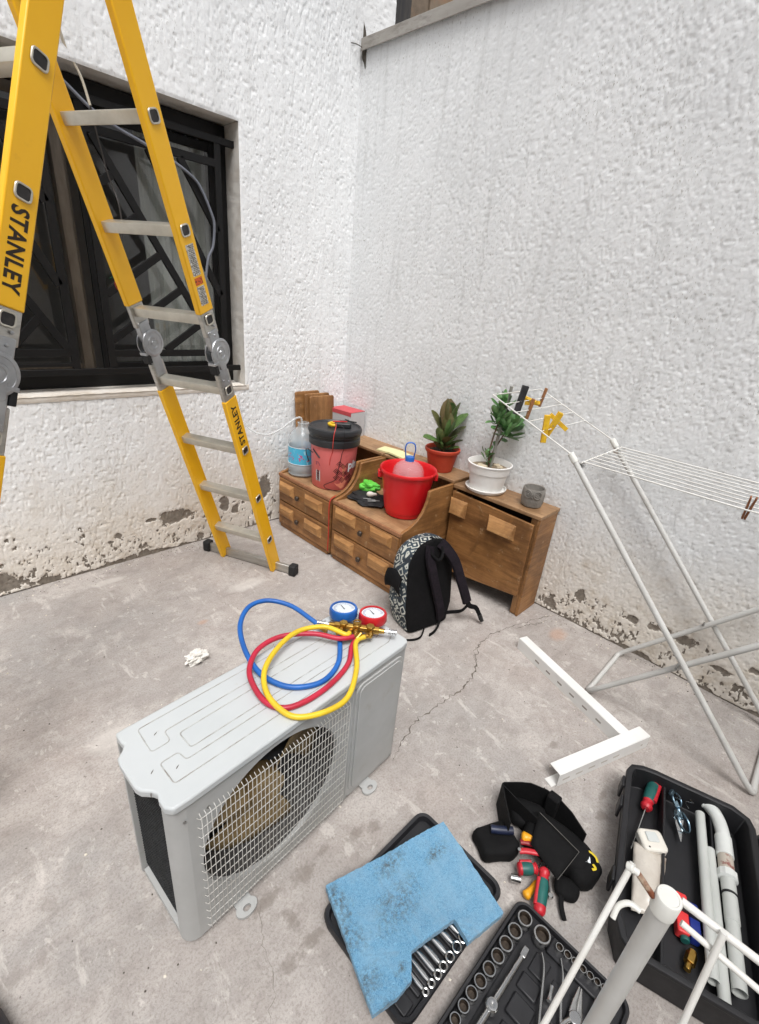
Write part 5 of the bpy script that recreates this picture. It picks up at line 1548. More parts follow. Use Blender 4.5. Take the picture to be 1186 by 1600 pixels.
# ================================================================ blue foam, spanner tray and spanners
TRY = mat('black_tray_plastic', srgb(26, 26, 29), .5, c2=srgb(38, 38, 41), vs=14, dirt=srgb(96, 92, 88), dlo=.68, dhi=.85, ds=22)
tr = thing('tool_tray', 'black moulded spanner tray half covered by blue foam', 'tray', (-1.65, -2.265, 0))
x0, x1, y0, y1 = -1.860, -1.440, -2.425, -2.118
m = MB()
o_ = rpoly(x1 - x0, y1 - y0, .035, 6); i_ = rpoly(x1 - x0 - .024, y1 - y0 - .024, .025, 6); f_ = rpoly(x1 - x0 - .034, y1 - y0 - .034, .022, 6); bo = rpoly(x1 - x0 - .012, y1 - y0 - .012, .03, 6)
cx_, cy_ = (x0 + x1) / 2, (y0 + y1) / 2; n_ = len(o_)
loops = [[(cx_ + u, cy_ + v, .002) for u, v in bo], [(cx_ + u, cy_ + v, .034) for u, v in o_], [(cx_ + u, cy_ + v, .040) for u, v in rpoly(x1 - x0 - .006, y1 - y0 - .006, .033, 6)], [(cx_ + u, cy_ + v, .038) for u, v in i_], [(cx_ + u, cy_ + v, .022) for u, v in f_]]
vs = sum(loops, []); fs = [tuple(range(n_))]
for q in range(4): fs += [(q * n_ + k, q * n_ + (k + 1) % n_, (q + 1) * n_ + (k + 1) % n_, (q + 1) * n_ + k) for k in range(n_)]
fs.append(tuple(range(4 * n_, 5 * n_)))
m.add(vs, fs); m.part('tray_body', TRY, tr, smooth=40)
for xa, xb, yb, h_ in [(-1.786 + k * .0265 - .006, -1.786 + k * .0265 + .006, y0 + .17, .032) for k in range(8)] + [(-1.84, -1.805, y0 + .20, .030), (-1.56, -1.47, y0 + .25, .030)]:
    MB().box(xa, xb, y0 + .021, yb, .0225, h_).part('rib', TRY, tr, bevel=.003)
CHS = mat('chrome_tool', srgb(208, 208, 206), .22, 1.0, c2=srgb(180, 180, 180), vs=18)
wr_x = (-1.773, -1.751, -1.727, -1.705, -1.678, -1.649, -1.620)
for k, x in enumerate(wr_x):
    r = .0066 + .0009 * k
    t = thing('spanner', ordinal(k) + ' smallest chrome ring spanner showing in the cut-out of the blue foam', 'spanner', (x, -2.41, .033), 0, 'ring spanners in the tray')
    m = MB(); N_ = 20
    for zz in (.033, .041):
        pass
    m.tube([(x + (r) * math.cos(2 * PI * q / N_), -2.410 + r * math.sin(2 * PI * q / N_), .037) for q in range(N_)], .0030, 8, closed=True)
    m.part('ring', CHS, t)
    m = MB().tube([(x, -2.410 + r * .9, .036), (x, -2.395 + r, .0355), (x, -2.30, .034), (x - .004, -2.26, .034)], [.0035, .0048 + .0004 * k, .0052 + .0005 * k, .005], 8, flat=.55)
    m.part('shank', CHS, t, smooth=60)
# foam slab with a cut-out, laid askew
FB = [(-1.817, -2.093), (-1.438, -2.198), (-1.510, -2.455), (-1.634, -2.428), (-1.619, -2.375), (-1.752, -2.342), (-1.790, -2.378), (-1.836, -2.375), (-1.898, -2.358)]
def foam():
    n = NT('blue_foam')
    fibre = n.noise(190, 6, .75, n.mapping((1, 1, 1)), 2.2)
    c = n.mix(n.ramp(fibre, .38, .60), srgb(68, 132, 178), srgb(138, 192, 222))
    c = n.mix(n.math('MULTIPLY', n.ramp(n.noise(16, 5, .65), .45, .7), .45), c, srgb(150, 190, 214))
    gr = n.blobs([(-.22, -.04, .06, .03), (-.20, -.11, .03, .03), (-.13, -.075, .02, .012), (.02, .10, .06, .03), (.14, .03, .05, .02), (-.15, .13, .03, .07), (-.03, .02, .09, .05), (-.18, .06, .04, .05)], 1.6, 40)
    c = n.mix(n.math('MULTIPLY', n.math('MULTIPLY', n.ramp(gr, .42, .78, (1, 1, 1, 1), (0, 0, 0, 1)), n.ramp(n.noise(85, 6, .75), .44, .60)), .8), c, srgb(74, 76, 68))
    c = n.mix(n.math('MULTIPLY', n.ramp(n.noise(55, 6, .75, n.mapping((1, 1, 1), (3, 3, 0))), .64, .74), .5), c, srgb(92, 112, 120))
    n.color(c); n.set(Roughness=.95); n.b.inputs['Specular IOR Level'].default_value = .1
    n.b.inputs['Sheen Weight'].default_value = .3
    n.bump(n.math('ADD', fibre, n.noise(60, 4)), 1.0, .004)
    return n.m
bm = bmesh.new()
P = []
for i in range(len(FB)):
    a, b_ = Vector((*FB[i], 0)), Vector((*FB[(i + 1) % len(FB)], 0)); k = max(1, int((b_ - a).length / .006))
    for q in range(k):
        p = a.lerp(b_, q / k); P.append(p + Vector((mnoise.noise(p * 90), mnoise.noise(p * 90 + Vector((5, 5, 5))), 0)) * .0018)
bv = [bm.verts.new((p.x, p.y, 0)) for p in P]
fc = bm.faces.new(bv)
bmesh.ops.triangulate(bm, faces=[fc])
for _ in range(3):
    bmesh.ops.subdivide_edges(bm, edges=[e for e in bm.edges if e.calc_length() > .012], cuts=1)
    bmesh.ops.triangulate(bm, faces=bm.faces)
top = [tuple(v.co) for v in bm.verts]
for i, v in enumerate(bm.verts): v.index = i
tf = [tuple(v.index for v in f.verts) for f in bm.faces]
bd_e = [e for e in bm.edges if e.is_boundary]
bedges = [(e.verts[0].index, e.verts[1].index) for e in bd_e]
bm.free()
def ftop(x, y):
    w_ = .047 + .010 * mnoise.noise(Vector((x * 7, y * 7, 1))) + .0022 * mnoise.noise(Vector((x * 70, y * 70, 4))) + .0015 * mnoise.noise(Vector((x * 160, y * 160, 8)))
    return w_ + .016
m = MB()
n_ = len(top)
m.v = [Vector((x, y, ftop(x, y))) for x, y, z in top] + [Vector((x, y, ftop(x, y) - .020)) for x, y, z in top]
m.f = [list(f) for f in tf] + [[i + n_ for i in f][::-1] for f in tf] + [[a, b_, b_ + n_, a + n_] for a, b_ in bedges]
m.mi = [0] * len(m.f)
m.thing('foam_sheet', foam(), 'blue fibrous foam sheet with a notch, lying over the spanner tray', 'foam sheet', (-1.665, -2.27, .04), smooth=45)

# ================================================================ socket set
sc_ = thing('socket_case', 'open black socket set case at the lower edge of the picture', 'tool case', (-1.62, -2.62, 0))
x0, x1, y0, y1 = -1.97, -1.425, -2.765, -2.462
cx_, cy_ = (x0 + x1) / 2, (y0 + y1) / 2
m = MB()
loops = [[(cx_ + u, cy_ + v, .002) for u, v in rpoly(x1 - x0 - .01, y1 - y0 - .01, .03, 6)], [(cx_ + u, cy_ + v, .036) for u, v in rpoly(x1 - x0, y1 - y0, .032, 6)], [(cx_ + u, cy_ + v, .041) for u, v in rpoly(x1 - x0 - .006, y1 - y0 - .006, .03, 6)], [(cx_ + u, cy_ + v, .040) for u, v in rpoly(x1 - x0 - .018, y1 - y0 - .018, .025, 6)], [(cx_ + u, cy_ + v, .026) for u, v in rpoly(x1 - x0 - .024, y1 - y0 - .024, .022, 6)]]
n_ = 28
vs = sum(loops, []); fs = [tuple(range(n_))]
for q in range(4): fs += [(q * n_ + k, q * n_ + (k + 1) % n_, (q + 1) * n_ + (k + 1) % n_, (q + 1) * n_ + k) for k in range(n_)]
fs.append(tuple(range(4 * n_, 5 * n_)))
m.add(vs, fs); m.part('case_body', TRY, sc_, smooth=40)
for xa, xb, ya, yb, h_ in ((-1.93, -1.455, -2.513, -2.480, .034), (-1.485, -1.44, -2.735, -2.57, .036), (-1.60, -1.56, -2.60, -2.55, .034), (-1.66, -1.61, -2.61, -2.555, .036), (-1.72, -1.675, -2.615, -2.56, .033), (-1.60, -1.52, -2.66, -2.61, .030), (-1.69, -1.61, -2.68, -2.62, .031), (-1.79, -1.70, -2.70, -2.625, .034), (-1.60, -1.53, -2.74, -2.67, .036), (-1.72, -1.61, -2.75, -2.69, .033), (-1.86, -1.74, -2.75, -2.71, .036), (-1.90, -1.80, -2.69, -2.55, .033), (-1.55, -1.50, -2.595, -2.555, .032)):
    MB().box(xa, xb, ya, yb, .0262, h_).part('rib', TRY, sc_, bevel=.004)
def socket(x, y, r, h, label, grp, tilt=0):
    t = thing('socket', label, 'socket', (x, y, .030), 0, grp)
    T = Matrix.Translation((x, y, .030)) @ Matrix.Rotation(R_(tilt), 4, 'Y')
    m = MB().lathe([(r * .93, 0), (r, .002), (r, h - .001), (r * .96, h), (r * .80, h), (r * .78, h - .001)], (0, 0, 0), 28, T, cap1=False)
    m.part('socket_wall', CHS, t, smooth=40)
    m = MB().lathe([(r * .78, h - .0006), (r * .70, h - .003), (r * .68, h * .45), (.0, h * .42)], (0, 0, 0), 12, T @ Matrix.Rotation(.3, 4, 'Z'), cap0=False, cap1=False)
    m.part('socket_bore', mat('oiled_bore', srgb(94, 84, 74), .45, .8, c2=srgb(54, 48, 44), vs=60), t, smooth=20)
rx = [(-1.474, -2.500), (-1.518, -2.496), (-1.559, -2.494), (-1.596, -2.493), (-1.633, -2.492), (-1.668, -2.490), (-1.701, -2.488), (-1.733, -2.488), (-1.765, -2.488)]
for k, (x, y) in enumerate(rx):
    socket(x, y, .0192 - .00075 * k, .027 - .0004 * k, ordinal(k) + ' chrome socket counted from the far corner in the long row of the case', 'sockets in the long row')
socket(-1.473, -2.549, .0215, .028, 'widest chrome socket beside the far end of the long row', None)
sx = [(-1.459, -2.592), (-1.458, -2.613), (-1.458, -2.632), (-1.457, -2.652), (-1.456, -2.670), (-1.455, -2.687), (-1.454, -2.703)]
for k, (x, y) in enumerate(sx):
    socket(x, y, .0098 - .0003 * k, .018, ordinal(k) + ' small socket counted from the widest socket in the short row', 'sockets in the short row')
# breaker bar
rt = thing('ratchet_bar', 'long chrome breaker bar lying along the row of sockets', 'bar', (-1.68, -2.532, .036))
MB().tube([(-1.545, -2.535, .046), (-1.60, -2.534, .046), (-1.675, -2.532, .046), (-1.83, -2.527, .046)], [.0062, .0068, .0075, .0085], 12).part('shaft', CHS, rt, smooth=60)
MB().lathe([(.0, -.012), (.012, -.012), (.015, -.008), (.015, .008), (.012, .012), (.006, .013), (.0, .011)], (-1.683, -2.532, .046), 24, cap0=False, cap1=False).part('ring_boss', CHS, rt)
MB().box(-.018, .008, -.007, .007, -.007, .007, Matrix.Translation((-1.532, -2.535, .046)) @ Matrix.Rotation(R_(2), 4, 'Z')).part('square_drive', CHS, rt, bevel=.0015)
# thin probes and pliers
for pts, lab, nm in (([(-1.503, -2.566, .046), (-1.53, -2.585, .048), (-1.60, -2.612, .048), (-1.72, -2.66, .044)], 'longer bent steel pick lying in the socket case', 'pick'), ([(-1.478, -2.605, .046), (-1.51, -2.625, .048), (-1.56, -2.643, .048), (-1.66, -2.69, .044)], 'shorter bent steel pick nearest the small sockets', 'pick')):
    MB().tube(catmull(pts, 6), [.0022 + .0022 * i / (6 * 3) for i in range(6 * 3 + 1)], 8).thing(nm, CHS, lab, 'pick', tuple(pts[0]), group='picks in the case', smooth=60)
t = thing('pliers', 'long-nosed steel pliers in the corner of the socket case', 'pliers', (-1.55, -2.68, .036))
MB().tube([(-1.497, -2.661, .047), (-1.53, -2.664, .047), (-1.556, -2.670, .046)], [.002, .0062, .010], 8, flat=.6).part('jaw', CHS, t, smooth=60)
MB().tube([(-1.497, -2.666, .047), (-1.53, -2.676, .047), (-1.556, -2.684, .046)], [.002, .0062, .010], 8, flat=.6).part('jaw', CHS, t, smooth=60)
MB().cyl((-1.560, -2.677, .039), (-1.560, -2.677, .053), .014, seg=18).part('pivot', CHS, t, bevel=.002)
for s_ in (-1, 1): MB().tube(catmull([(-1.565, -2.677 + s_ * .006, .046), (-1.60, -2.677 + s_ * .018, .046), (-1.66, -2.68 + s_ * .022, .046), (-1.71, -2.685 + s_ * .016, .046)], 6), .006, 8).part('handle', CHS, t, smooth=60)
MB().tube([(-1.487, -2.698, .046), (-1.50, -2.700, .047), (-1.545, -2.704, .047), (-1.62, -2.712, .046)], [.003, .005, .0055, .006], 10).thing('extension_bar', CHS, 'short ridged steel extension bar at the near end of the small sockets', 'bar', (-1.5, -2.7, .04))
# a small chrome joint between the picks
MB().tube([(-1.545, -2.614, .045), (-1.56, -2.618, .045), (-1.575, -2.622, .045)], [.006, .004, .007], 10).thing('joint_piece', CHS, 'small shiny universal joint between the steel picks', 'joint')

# ================================================================ tool pouch with tools
tp = thing('tool_pouch', 'black belt tool pouch with a yellow and white logo, lying beside the foam', 'tool pouch', (-1.23, -2.43, 0))
BCV = mat('black_nylon', srgb(11, 11, 12), .85, spec=.25, c2=srgb(17, 17, 18), vs=20, bump=.6, bs=380, bd=.001)
def ribbon(path, hgt, name, mt, parent, thick=.004, tilt=0, lin=False):
    P = [Vector(p) for p in path] if lin else catmull(path, 8)
    m = MB(); vs, fs = [], []
    for i, p in enumerate(P):
        t = (P[min(i + 1, len(P) - 1)] - P[max(i - 1, 0)]).normalized(); n_ = Vector((-t.y, t.x, 0)).normalized()
        for h_, o_ in ((0, -1), (hgt, -1), (hgt, 1), (0, 1)): vs.append(p + Vector((0, 0, h_)) + n_ * (thick / 2 * o_ + tilt * h_))
        if i:
            o = 4 * (i - 1)
            for k in range(4): fs.append((o + k, o + (k + 1) % 4, o + 4 + (k + 1) % 4, o + 4 + k))
    L_ = len(vs); fs += [(0, 1, 2, 3), (L_ - 4, L_ - 3, L_ - 2, L_ - 1)]
    m.add(vs, fs)
    return m.part(name, mt, parent, smooth=50)
# belt standing on edge, folded to a point at its far end
ribbon([(-1.318, -2.352, .004), (-1.262, -2.300, .004), (-1.222, -2.266, .004), (-1.216, -2.268, .004), (-1.172, -2.306, .004), (-1.150, -2.330, .004), (-1.132, -2.375, .004), (-1.128, -2.415, .004), (-1.142, -2.465, .004), (-1.175, -2.525, .004)], .105, 'belt', BCV, tp, lin=True)
ribbon([(-1.222, -2.272, .006), (-1.232, -2.330, .006), (-1.238, -2.40, .006)], .098, 'belt_lining', BCV, tp, lin=True)
MB().box(-1.150, -1.118, -2.425, -2.385, .030, .112, None).part('belt_keeper', BCV, tp, bevel=.006)
# pouch: padded box, flap and rounded end
def soft(c, sx, sy, sz, rz, name, mt, parent, e=.35, amp=.006, seed=0, rx=0):
    T = Matrix.Translation(c) @ Matrix.Rotation(R_(rz), 4, 'Z') @ Matrix.Rotation(R_(rx), 4, 'X')
    m = MB()
    def fn(u, v):
        a = 2 * PI * u; b_ = PI * (v - .5)
        f = lambda q: math.copysign(abs(q) ** e, q)
        p = Vector((sx * f(math.cos(b_)) * f(math.cos(a)), sy * f(math.cos(b_)) * f(math.sin(a)), sz * f(math.sin(b_))))
        n_ = mnoise.noise(p * 22 + Vector((seed, 0, 0))) * amp
        return T @ (p * (1 + n_ / max(.02, p.length)))
    m.sheet(fn, 32, 17, closed_u=True)
    return m.part(name, mt, parent, smooth=70)
soft((-1.222, -2.470, .040), .055, .098, .037, 8, 'pouch_body', BCV, tp, .45, .008, 1)
m = MB().sheet(lambda u, v: Vector((-1.205, -2.392, .086)).lerp(Vector((-1.222, -2.528, .080)), u).lerp(Vector((-1.300, -2.418, .070)).lerp(Vector((-1.325, -2.516, .060)), u), v) + Vector((0, 0, .010 * math.sin(PI * v))), 8, 8)
m.part('flap', BCV, tp, solid=.005, smooth=60)
soft((-1.200, -2.360, .030), .042, .058, .029, 20, 'pouch_lining', BCV, tp, .6, .010, 14)
soft((-1.225, -2.556, .034), .052, .040, .034, -20, 'pouch_end', BCV, tp, .7, .008, 4)
soft((-1.300, -2.545, .020), .030, .034, .019, 30, 'pouch_loop', BCV, tp, .8, .006, 5)
soft((-1.345, -2.335, .028), .060, .048, .026, -35, 'holster', BCV, tp, .5, .012, 8)
MB().tube(catmull([(-1.315, -2.535, .03), (-1.345, -2.55, .016), (-1.372, -2.573, .012)], 6), .007, 8, flat=.5).part('strap_tip', BCV, tp, smooth=60)
# logo on the rounded end
def on_end(x, y): 
    return Vector((-1.225, -2.560, .030)) + Vector((x, y, 0))
T = Matrix.Translation((-1.214, -2.560, .0720)) @ Matrix.Rotation(R_(-62), 4, 'Z') @ Matrix.Rotation(R_(0), 4, 'Y')
vs, fs, _ = text_mb('n', .040, .0022)
MB().add([T @ Vector((x * 1.0 - .006, y + .006, 0)) for x, y in vs], fs).part('logo', mat('white_print', srgb(232, 238, 240), .4), tp, smooth=0)
m = MB()
for pts in ([(-.02, .024), (.004, .028), (.020, .018), (.024, .004)], [(.010, -.006), (.016, -.016), (.006, -.022)]):
    P = catmull([T @ Vector((x, y, .0005)) for x, y in pts], 4); m.tube(P, .0034, 6, flat=.25)
m.part('logo', mat('yellow_print', srgb(222, 196, 40), .5), tp, smooth=60)
ml = MB().tube([(-1.205, -2.394, .0905), (-1.222, -2.530, .085), (-1.326, -2.518, .064)], .0009, 5); ml.part('stitching', mat('grey_thread', srgb(110, 108, 104), .8), tp)
# tools whose handles stick out of the pouch
DRD = mat('driver_red', srgb(196, 40, 52), .42, c2=srgb(170, 30, 42), vs=20)
DGN = mat('driver_green', srgb(34, 98, 92), .45, c2=srgb(26, 80, 76), vs=20)
def handle_profile(m, a, b, rs, seg=18):
    a, b = Vector(a), Vector(b); P = [a.lerp(b, t) for t, r in rs]
    m.tube(P, [r for t, r in rs], seg); return m
def driver(label, tip, neck, end, r, shaft=True):
    t = thing('screwdriver', label, 'screwdriver', tuple(Vector(neck)), 0)
    d = (Vector(end) - Vector(neck)).normalized(); L_ = (Vector(end) - Vector(neck)).length
    handle_profile(MB(), neck, end, ((.0, .62 * r), (.05, .9 * r), (.10, .95 * r), (.14, .78 * r), (.20, .76 * r), (.25, .86 * r))).part('collar', DRD, t, smooth=50)
    handle_profile(MB(), neck, end, ((.22, .80 * r), (.35, .96 * r), (.55, 1.03 * r), (.72, 1.0 * r), (.84, .96 * r))).part('grip', DGN, t, smooth=50)
    handle_profile(MB(), neck, end, ((.80, .97 * r), (.86, 1.0 * r), (.93, .95 * r), (.98, .72 * r), (1.0, .4 * r))).part('end_cap', DRD, t, smooth=60)
    # red inlay running along the grip
    up = Vector((0, 0, 1)); s_ = d.cross(up).normalized()
    P = [Vector(neck).lerp(Vector(end), q) + s_ * r * .80 + up * r * .45 for q in (.28, .45, .65, .85)]
    MB().tube(P, r * .36, 8).part('inlay', DRD, t, smooth=60)
    if shaft: MB().tube([tip, neck], .0032, 8).part('shaft', CHS, t, smooth=60)
    return t
driver('green and red screwdriver pointing out of the pouch towards the socket case', (-1.26, -2.47, .05), (-1.318, -2.478, .052), (-1.425, -2.520, .030), .0165)
driver('screwdriver with a round red end lying across the pouch, left of the green one', (-1.26, -2.46, .045), (-1.330, -2.462, .045), (-1.372, -2.422, .042), .0170)
t = thing('pliers', 'red handled pliers in the tool pouch', 'pliers', (-1.31, -2.43, .05))
MB().tube(catmull([(-1.285, -2.462, .060), (-1.30, -2.448, .064), (-1.322, -2.418, .062), (-1.335, -2.404, .058)], 6), .0085, 10, flat=.7).part('handle', DRD, t, smooth=60)
MB().tube(catmull([(-1.275, -2.452, .055), (-1.283, -2.430, .058), (-1.298, -2.404, .058), (-1.308, -2.392, .056)], 6), .0085, 10, flat=.7).part('handle', mat('dark_red_grip', srgb(140, 26, 34), .45), t, smooth=60)
MB().lathe([(.003, 0), (.0055, .001), (.005, .003)], (-1.335, -2.402, .062), 12).part('pin', CHS, t)
def yellow_handle(label, a, b, r):
    t_ = MB(); handle_profile(t_, a, b, ((0, r * .6), (.2, r), (.5, r * .8), (.75, r * .95), (.92, r * 1.15), (1, r * .7)))
    t_.thing('chisel', mat('orange_yellow_grip', srgb(238, 168, 34), .4, c2=srgb(220, 146, 24), vs=16), label, 'chisel', smooth=60)
yellow_handle('orange yellow handled tool at the top of the pouch mouth', (-1.255, -2.445, .062), (-1.293, -2.386, .060), .0130)
yellow_handle('yellow handled tool peeping out below the screwdrivers', (-1.340, -2.480, .020), (-1.405, -2.470, .017), .0110)
m = MB().tube(catmull([(-1.30, -2.36, .062), (-1.325, -2.335, .062), (-1.345, -2.310, .060)], 5), .012, 10)
m.thing('knife_handle', mat('dark_blue_grip', srgb(28, 38, 66), .45, c2=srgb(20, 26, 44), vs=20), 'dark blue knife handle in the left pocket of the pouch', 'knife', smooth=60)
t = thing('spanner_key', 'small chrome adjustable key beside the strap of the pouch', 'key', (-1.345, -2.522, .02))
MB().tube([(-1.325, -2.498, .036), (-1.352, -2.515, .030)], .004, 8).part('shaft', CHS, t); MB().lathe([(.006, 0), (.008, .002), (.008, .010), (.006, .012)], (-1.358, -2.520, .024), 12).part('head', CHS, t)
MB().cyl((-1.395, -2.418, .022), (-1.380, -2.440, .024), .010, .012, 14).thing('chrome_bit', CHS, 'small chrome bit tip beside the round red screwdriver end', 'bit')

# ================================================================ big open toolbox with pipes
ROTB = math.atan2(.255, .967)
tb = thing('toolbox', 'large open black toolbox full of pipes at the lower right', 'toolbox', (-1.38, -2.70, 0), ROTB)
BXM = mat('toolbox_plastic', srgb(22, 22, 25), .55, c2=srgb(32, 32, 35), vs=10, dirt=srgb(80, 78, 76), dlo=.68, dhi=.86, ds=20, bump=.15, bs=200)
# local x: away from the camera, local y negative: to the right
BL, BW, BH = .600, .330, .120
out = [(.02, .0), (.085, .024), (BL - .05, .024), (BL - .02, .012), (BL - .005, -.02), (BL, -.06), (BL, -BW + .05), (BL - .02, -BW + .01), (BL - .05, -BW), (.03, -BW), (.006, -BW + .02), (.0, -.045), (.004, -.02)]
def inset(poly, k):
    c = Vector((sum(p[0] for p in poly) / len(poly), sum(p[1] for p in poly) / len(poly)))
    o = []
    n_ = len(poly)
    for i in range(n_):
        a, p, b_ = Vector(poly[i - 1]), Vector(poly[i]), Vector(poly[(i + 1) % n_])
        d = ((p - a).normalized() + (b_ - p).normalized()).normalized()
        nn = Vector((-d.y, d.x))
        if nn.dot(c - p) < 0: nn = -nn
        o.append(tuple(p + nn * k))
    return o
FLZ = .040
loops = [[(u, v, .003) for u, v in inset(out, .010)], [(u, v, BH - .014) for u, v in out], [(u, v, BH - .013) for u, v in inset(out, -.007)], [(u, v, BH - .001) for u, v in inset(out, -.007)], [(u, v, BH) for u, v in inset(out, -.004)], [(u, v, BH) for u, v in inset(out, .009)], [(u, v, BH - .003) for u, v in inset(out, .012)], [(u, v, FLZ) for u, v in inset(out, .020)]]
n_ = len(out); vs = sum(loops, []); fs = [tuple(range(n_))]
for q in range(len(loops) - 1): fs += [(q * n_ + k, q * n_ + (k + 1) % n_, (q + 1) * n_ + (k + 1) % n_, (q + 1) * n_ + k) for k in range(n_)]
fs.append(tuple(range((len(loops) - 1) * n_, len(loops) * n_)))
m = MB().add(vs, fs); m.part('box_body', BXM, tb, ws=False, smooth=35, bevel=.002)
for q in ((.024, BL - .025, -.095, -.088, FLZ + .001, .098), (.024, BL - .025, -.232, -.226, FLZ + .001, .08), (.20, .206, -.225, -.096, FLZ + .001, .085)):
    MB().box(*q).part('divider', BXM, tb, ws=False, bevel=.002)
for x in (.17, .42, .50):
    MB().box(x - .022, x + .022, .0312, .040, .060, .118).part('latch', BXM, tb, ws=False, bevel=.003)
# lid folded back to the right
ld = MB(); ly0, ly1 = -BW - .012, -BW - .30
lo = [(.02, ly0), (BL - .03, ly0), (BL, ly0 - .03), (BL - .005, ly1), (.02, ly1)]
loops = [[(u, v, .060) for u, v in lo], [(u, v, .062) for u, v in inset(lo, .010)], [(u, v, .015) for u, v in inset(lo, .018)]]
k_ = len(lo); vs = sum(loops, []) + [(u, v, .004) for u, v in lo]
fs = []
for q in range(2): fs += [(q * k_ + k, q * k_ + (k + 1) % k_, (q + 1) * k_ + (k + 1) % k_, (q + 1) * k_ + k) for k in range(k_)]
fs.append(tuple(range(2 * k_, 3 * k_))); fs += [(k, (k + 1) % k_, 3 * k_ + (k + 1) % k_, 3 * k_ + k) for k in range(k_)]; fs.append(tuple(range(3 * k_, 4 * k_)))
ld.add(vs, fs); lp_ = ld.part('lid', BXM, tb, ws=False, smooth=30)
for k in range(9): MB().box(.06 + k * .058, .072 + k * .058, ly1 + .03, ly0 - .022, .0152, .034).part('lid_rib', BXM, lp_, ws=False, bevel=.002)
# contents
driver('green and red screwdriver lying in the open toolbox', (-1.075, -2.634, .062), (-.905, -2.622, .066), (-.772, -2.612, .070), .0195)
bl = thing('doorbell_switch', 'white plastic switch box lying in the toolbox', 'switch', (-1.03, -2.67, .075), math.atan2(.05, .01) - R_(38))
T = Matrix.Rotation(R_(0), 4, 'Z')
MB().prism(rpoly(.066, .072, .014), lambda u, v, d: (u, v, d), .0, .030).part('switch_body', mat('white_plastic', srgb(226, 222, 212), .4), bl, ws=False, bevel=.006)
MB().prism(rpoly(.030, .034, .004), lambda u, v, d: (.006 + u, v, d), .0302, .034).part('switch_button', mat('pale_button', srgb(206, 210, 208), .35), bl, ws=False, bevel=.002)
MB().lathe([(.002, 0), (.0028, .001), (.0, .0012)], (-.024, .020, .030), 10).part('lamp_hole', MATS['black_ink'], bl, ws=False)
# clear bag with copper-coloured bits
m = MB()
def pk(u, v):
    a = Vector((-1.065, -2.632, .085)).lerp(Vector((-1.045, -2.716, .085)), u); b_ = Vector((-1.250, -2.690, .070)).lerp(Vector((-1.215, -2.752, .070)), u)
    p = a.lerp(b_, v); return p + Vector((0, 0, .016 * math.sin(PI * u) * math.sin(PI * (.15 + .8 * v)) + .006 * mnoise.noise(p * 60)))
m.sheet(pk, 12, 18)
m.thing('plastic_packet', mat('cloudy_packet', srgb(206, 200, 190), .3, c2=srgb(182, 172, 160), vs=10, dirt=srgb(176, 120, 82), dlo=.6, dhi=.85, ds=14), 'cloudy plastic packet below the white switch box', 'packet', solid=.004, smooth=45)
GPV = mat('grey_pipe', srgb(194, 197, 193), .5, c2=srgb(180, 183, 179), vs=6, stretch=(1, 1, 1), dirt=srgb(136, 134, 126), dlo=.62, dhi=.85)
def pipe(label, a, b, r):
    m = MB(); a, b = Vector(a), Vector(b); d = (b - a).normalized()
    m.tube([a, b], r, 20, cap=False); m.tube([b - d * .0, b - d * .001, a], [r, r * .84, r * .84], 20, cap=False)
    m.cyl(b - d * .03, b - d * .031, r * .84, seg=20)
    m.thing('pipe', GPV, label, 'pipe', tuple(b), smooth=60)
pipe('straight grey plastic pipe, leftmost in the toolbox', (-.795, -2.752, .078), (-1.262, -2.884, .078), .0135)
pipe('straight grey plastic pipe, middle one in the toolbox', (-.900, -2.803, .074), (-1.290, -2.915, .074), .0135)
tr_ = thing('pipe_trap', 'grey elbow drain trap assembly in the toolbox, right of the straight pipes', 'drain trap', (-.92, -2.84, .06))
WPV = mat('pale_pvc', srgb(220, 223, 220), .4, c2=srgb(204, 207, 204), vs=8)
MB().tube(catmull([(-.740, -2.735, .082), (-.748, -2.768, .084), (-.778, -2.798, .085), (-.825, -2.820, .085), (-.875, -2.832, .085)], 7), .019, 18).part('elbow', WPV, tr_, smooth=60)
MB().tube([(-.735, -2.728, .082), (-.742, -2.758, .083)], .0225, 18).part('elbow_collar', WPV, tr_, bevel=.002)
def seg_(a, b, r, mt, nm='pipe_section'): MB().cyl(a, b, r, seg=20).part(nm, mt, tr_, bevel=.002)
seg_((-.835, -2.822, .085), (-.900, -2.840, .085), .0225, WPV, 'socket_end')
soft_c = mat('printed_tape', srgb(188, 180, 168), .6, c2=srgb(140, 92, 84), vs=45, vlo=.5, vhi=.6)
seg_((-.900, -2.840, .085), (-.945, -2.852, .085), .020, soft_c, 'taped_joint')
MB().lathe([(.020, -.013), (.025, -.010), (.025, .010), (.020, .013)], (0, 0, 0), 24, Matrix.Translation((-.958, -2.856, .085)) @ Matrix.Rotation(ROTB, 4, 'Z') @ Matrix.Rotation(R_(90), 4, 'Y'), wob=lambda a, z: .03 * math.sin(a * 10)).part('coupling_nut', WPV, tr_)
seg_((-.965, -2.858, .085), (-1.01, -2.871, .084), .0185, GPV); seg_((-1.008, -2.8705, .084), (-1.014, -2.872, .084), .0200, MATS['black_rubber'], 'seal')
seg_((-1.013, -2.872, .084), (-1.085, -2.892, .082), .0180, GPV); 
m = MB(); a_, b_ = Vector((-1.083, -2.891, .082)), Vector((-1.240, -2.934, .080)); d_ = (b_ - a_).normalized()
m.tube([a_, b_], .0165, 20, cap=False); m.tube([b_, b_ - d_ * .001, a_], [.0165, .0138, .0138], 20, cap=False); m.cyl(b_ - d_ * .03, b_ - d_ * .031, .0138, seg=20); m.part('tail_pipe', GPV, tr_, smooth=60)
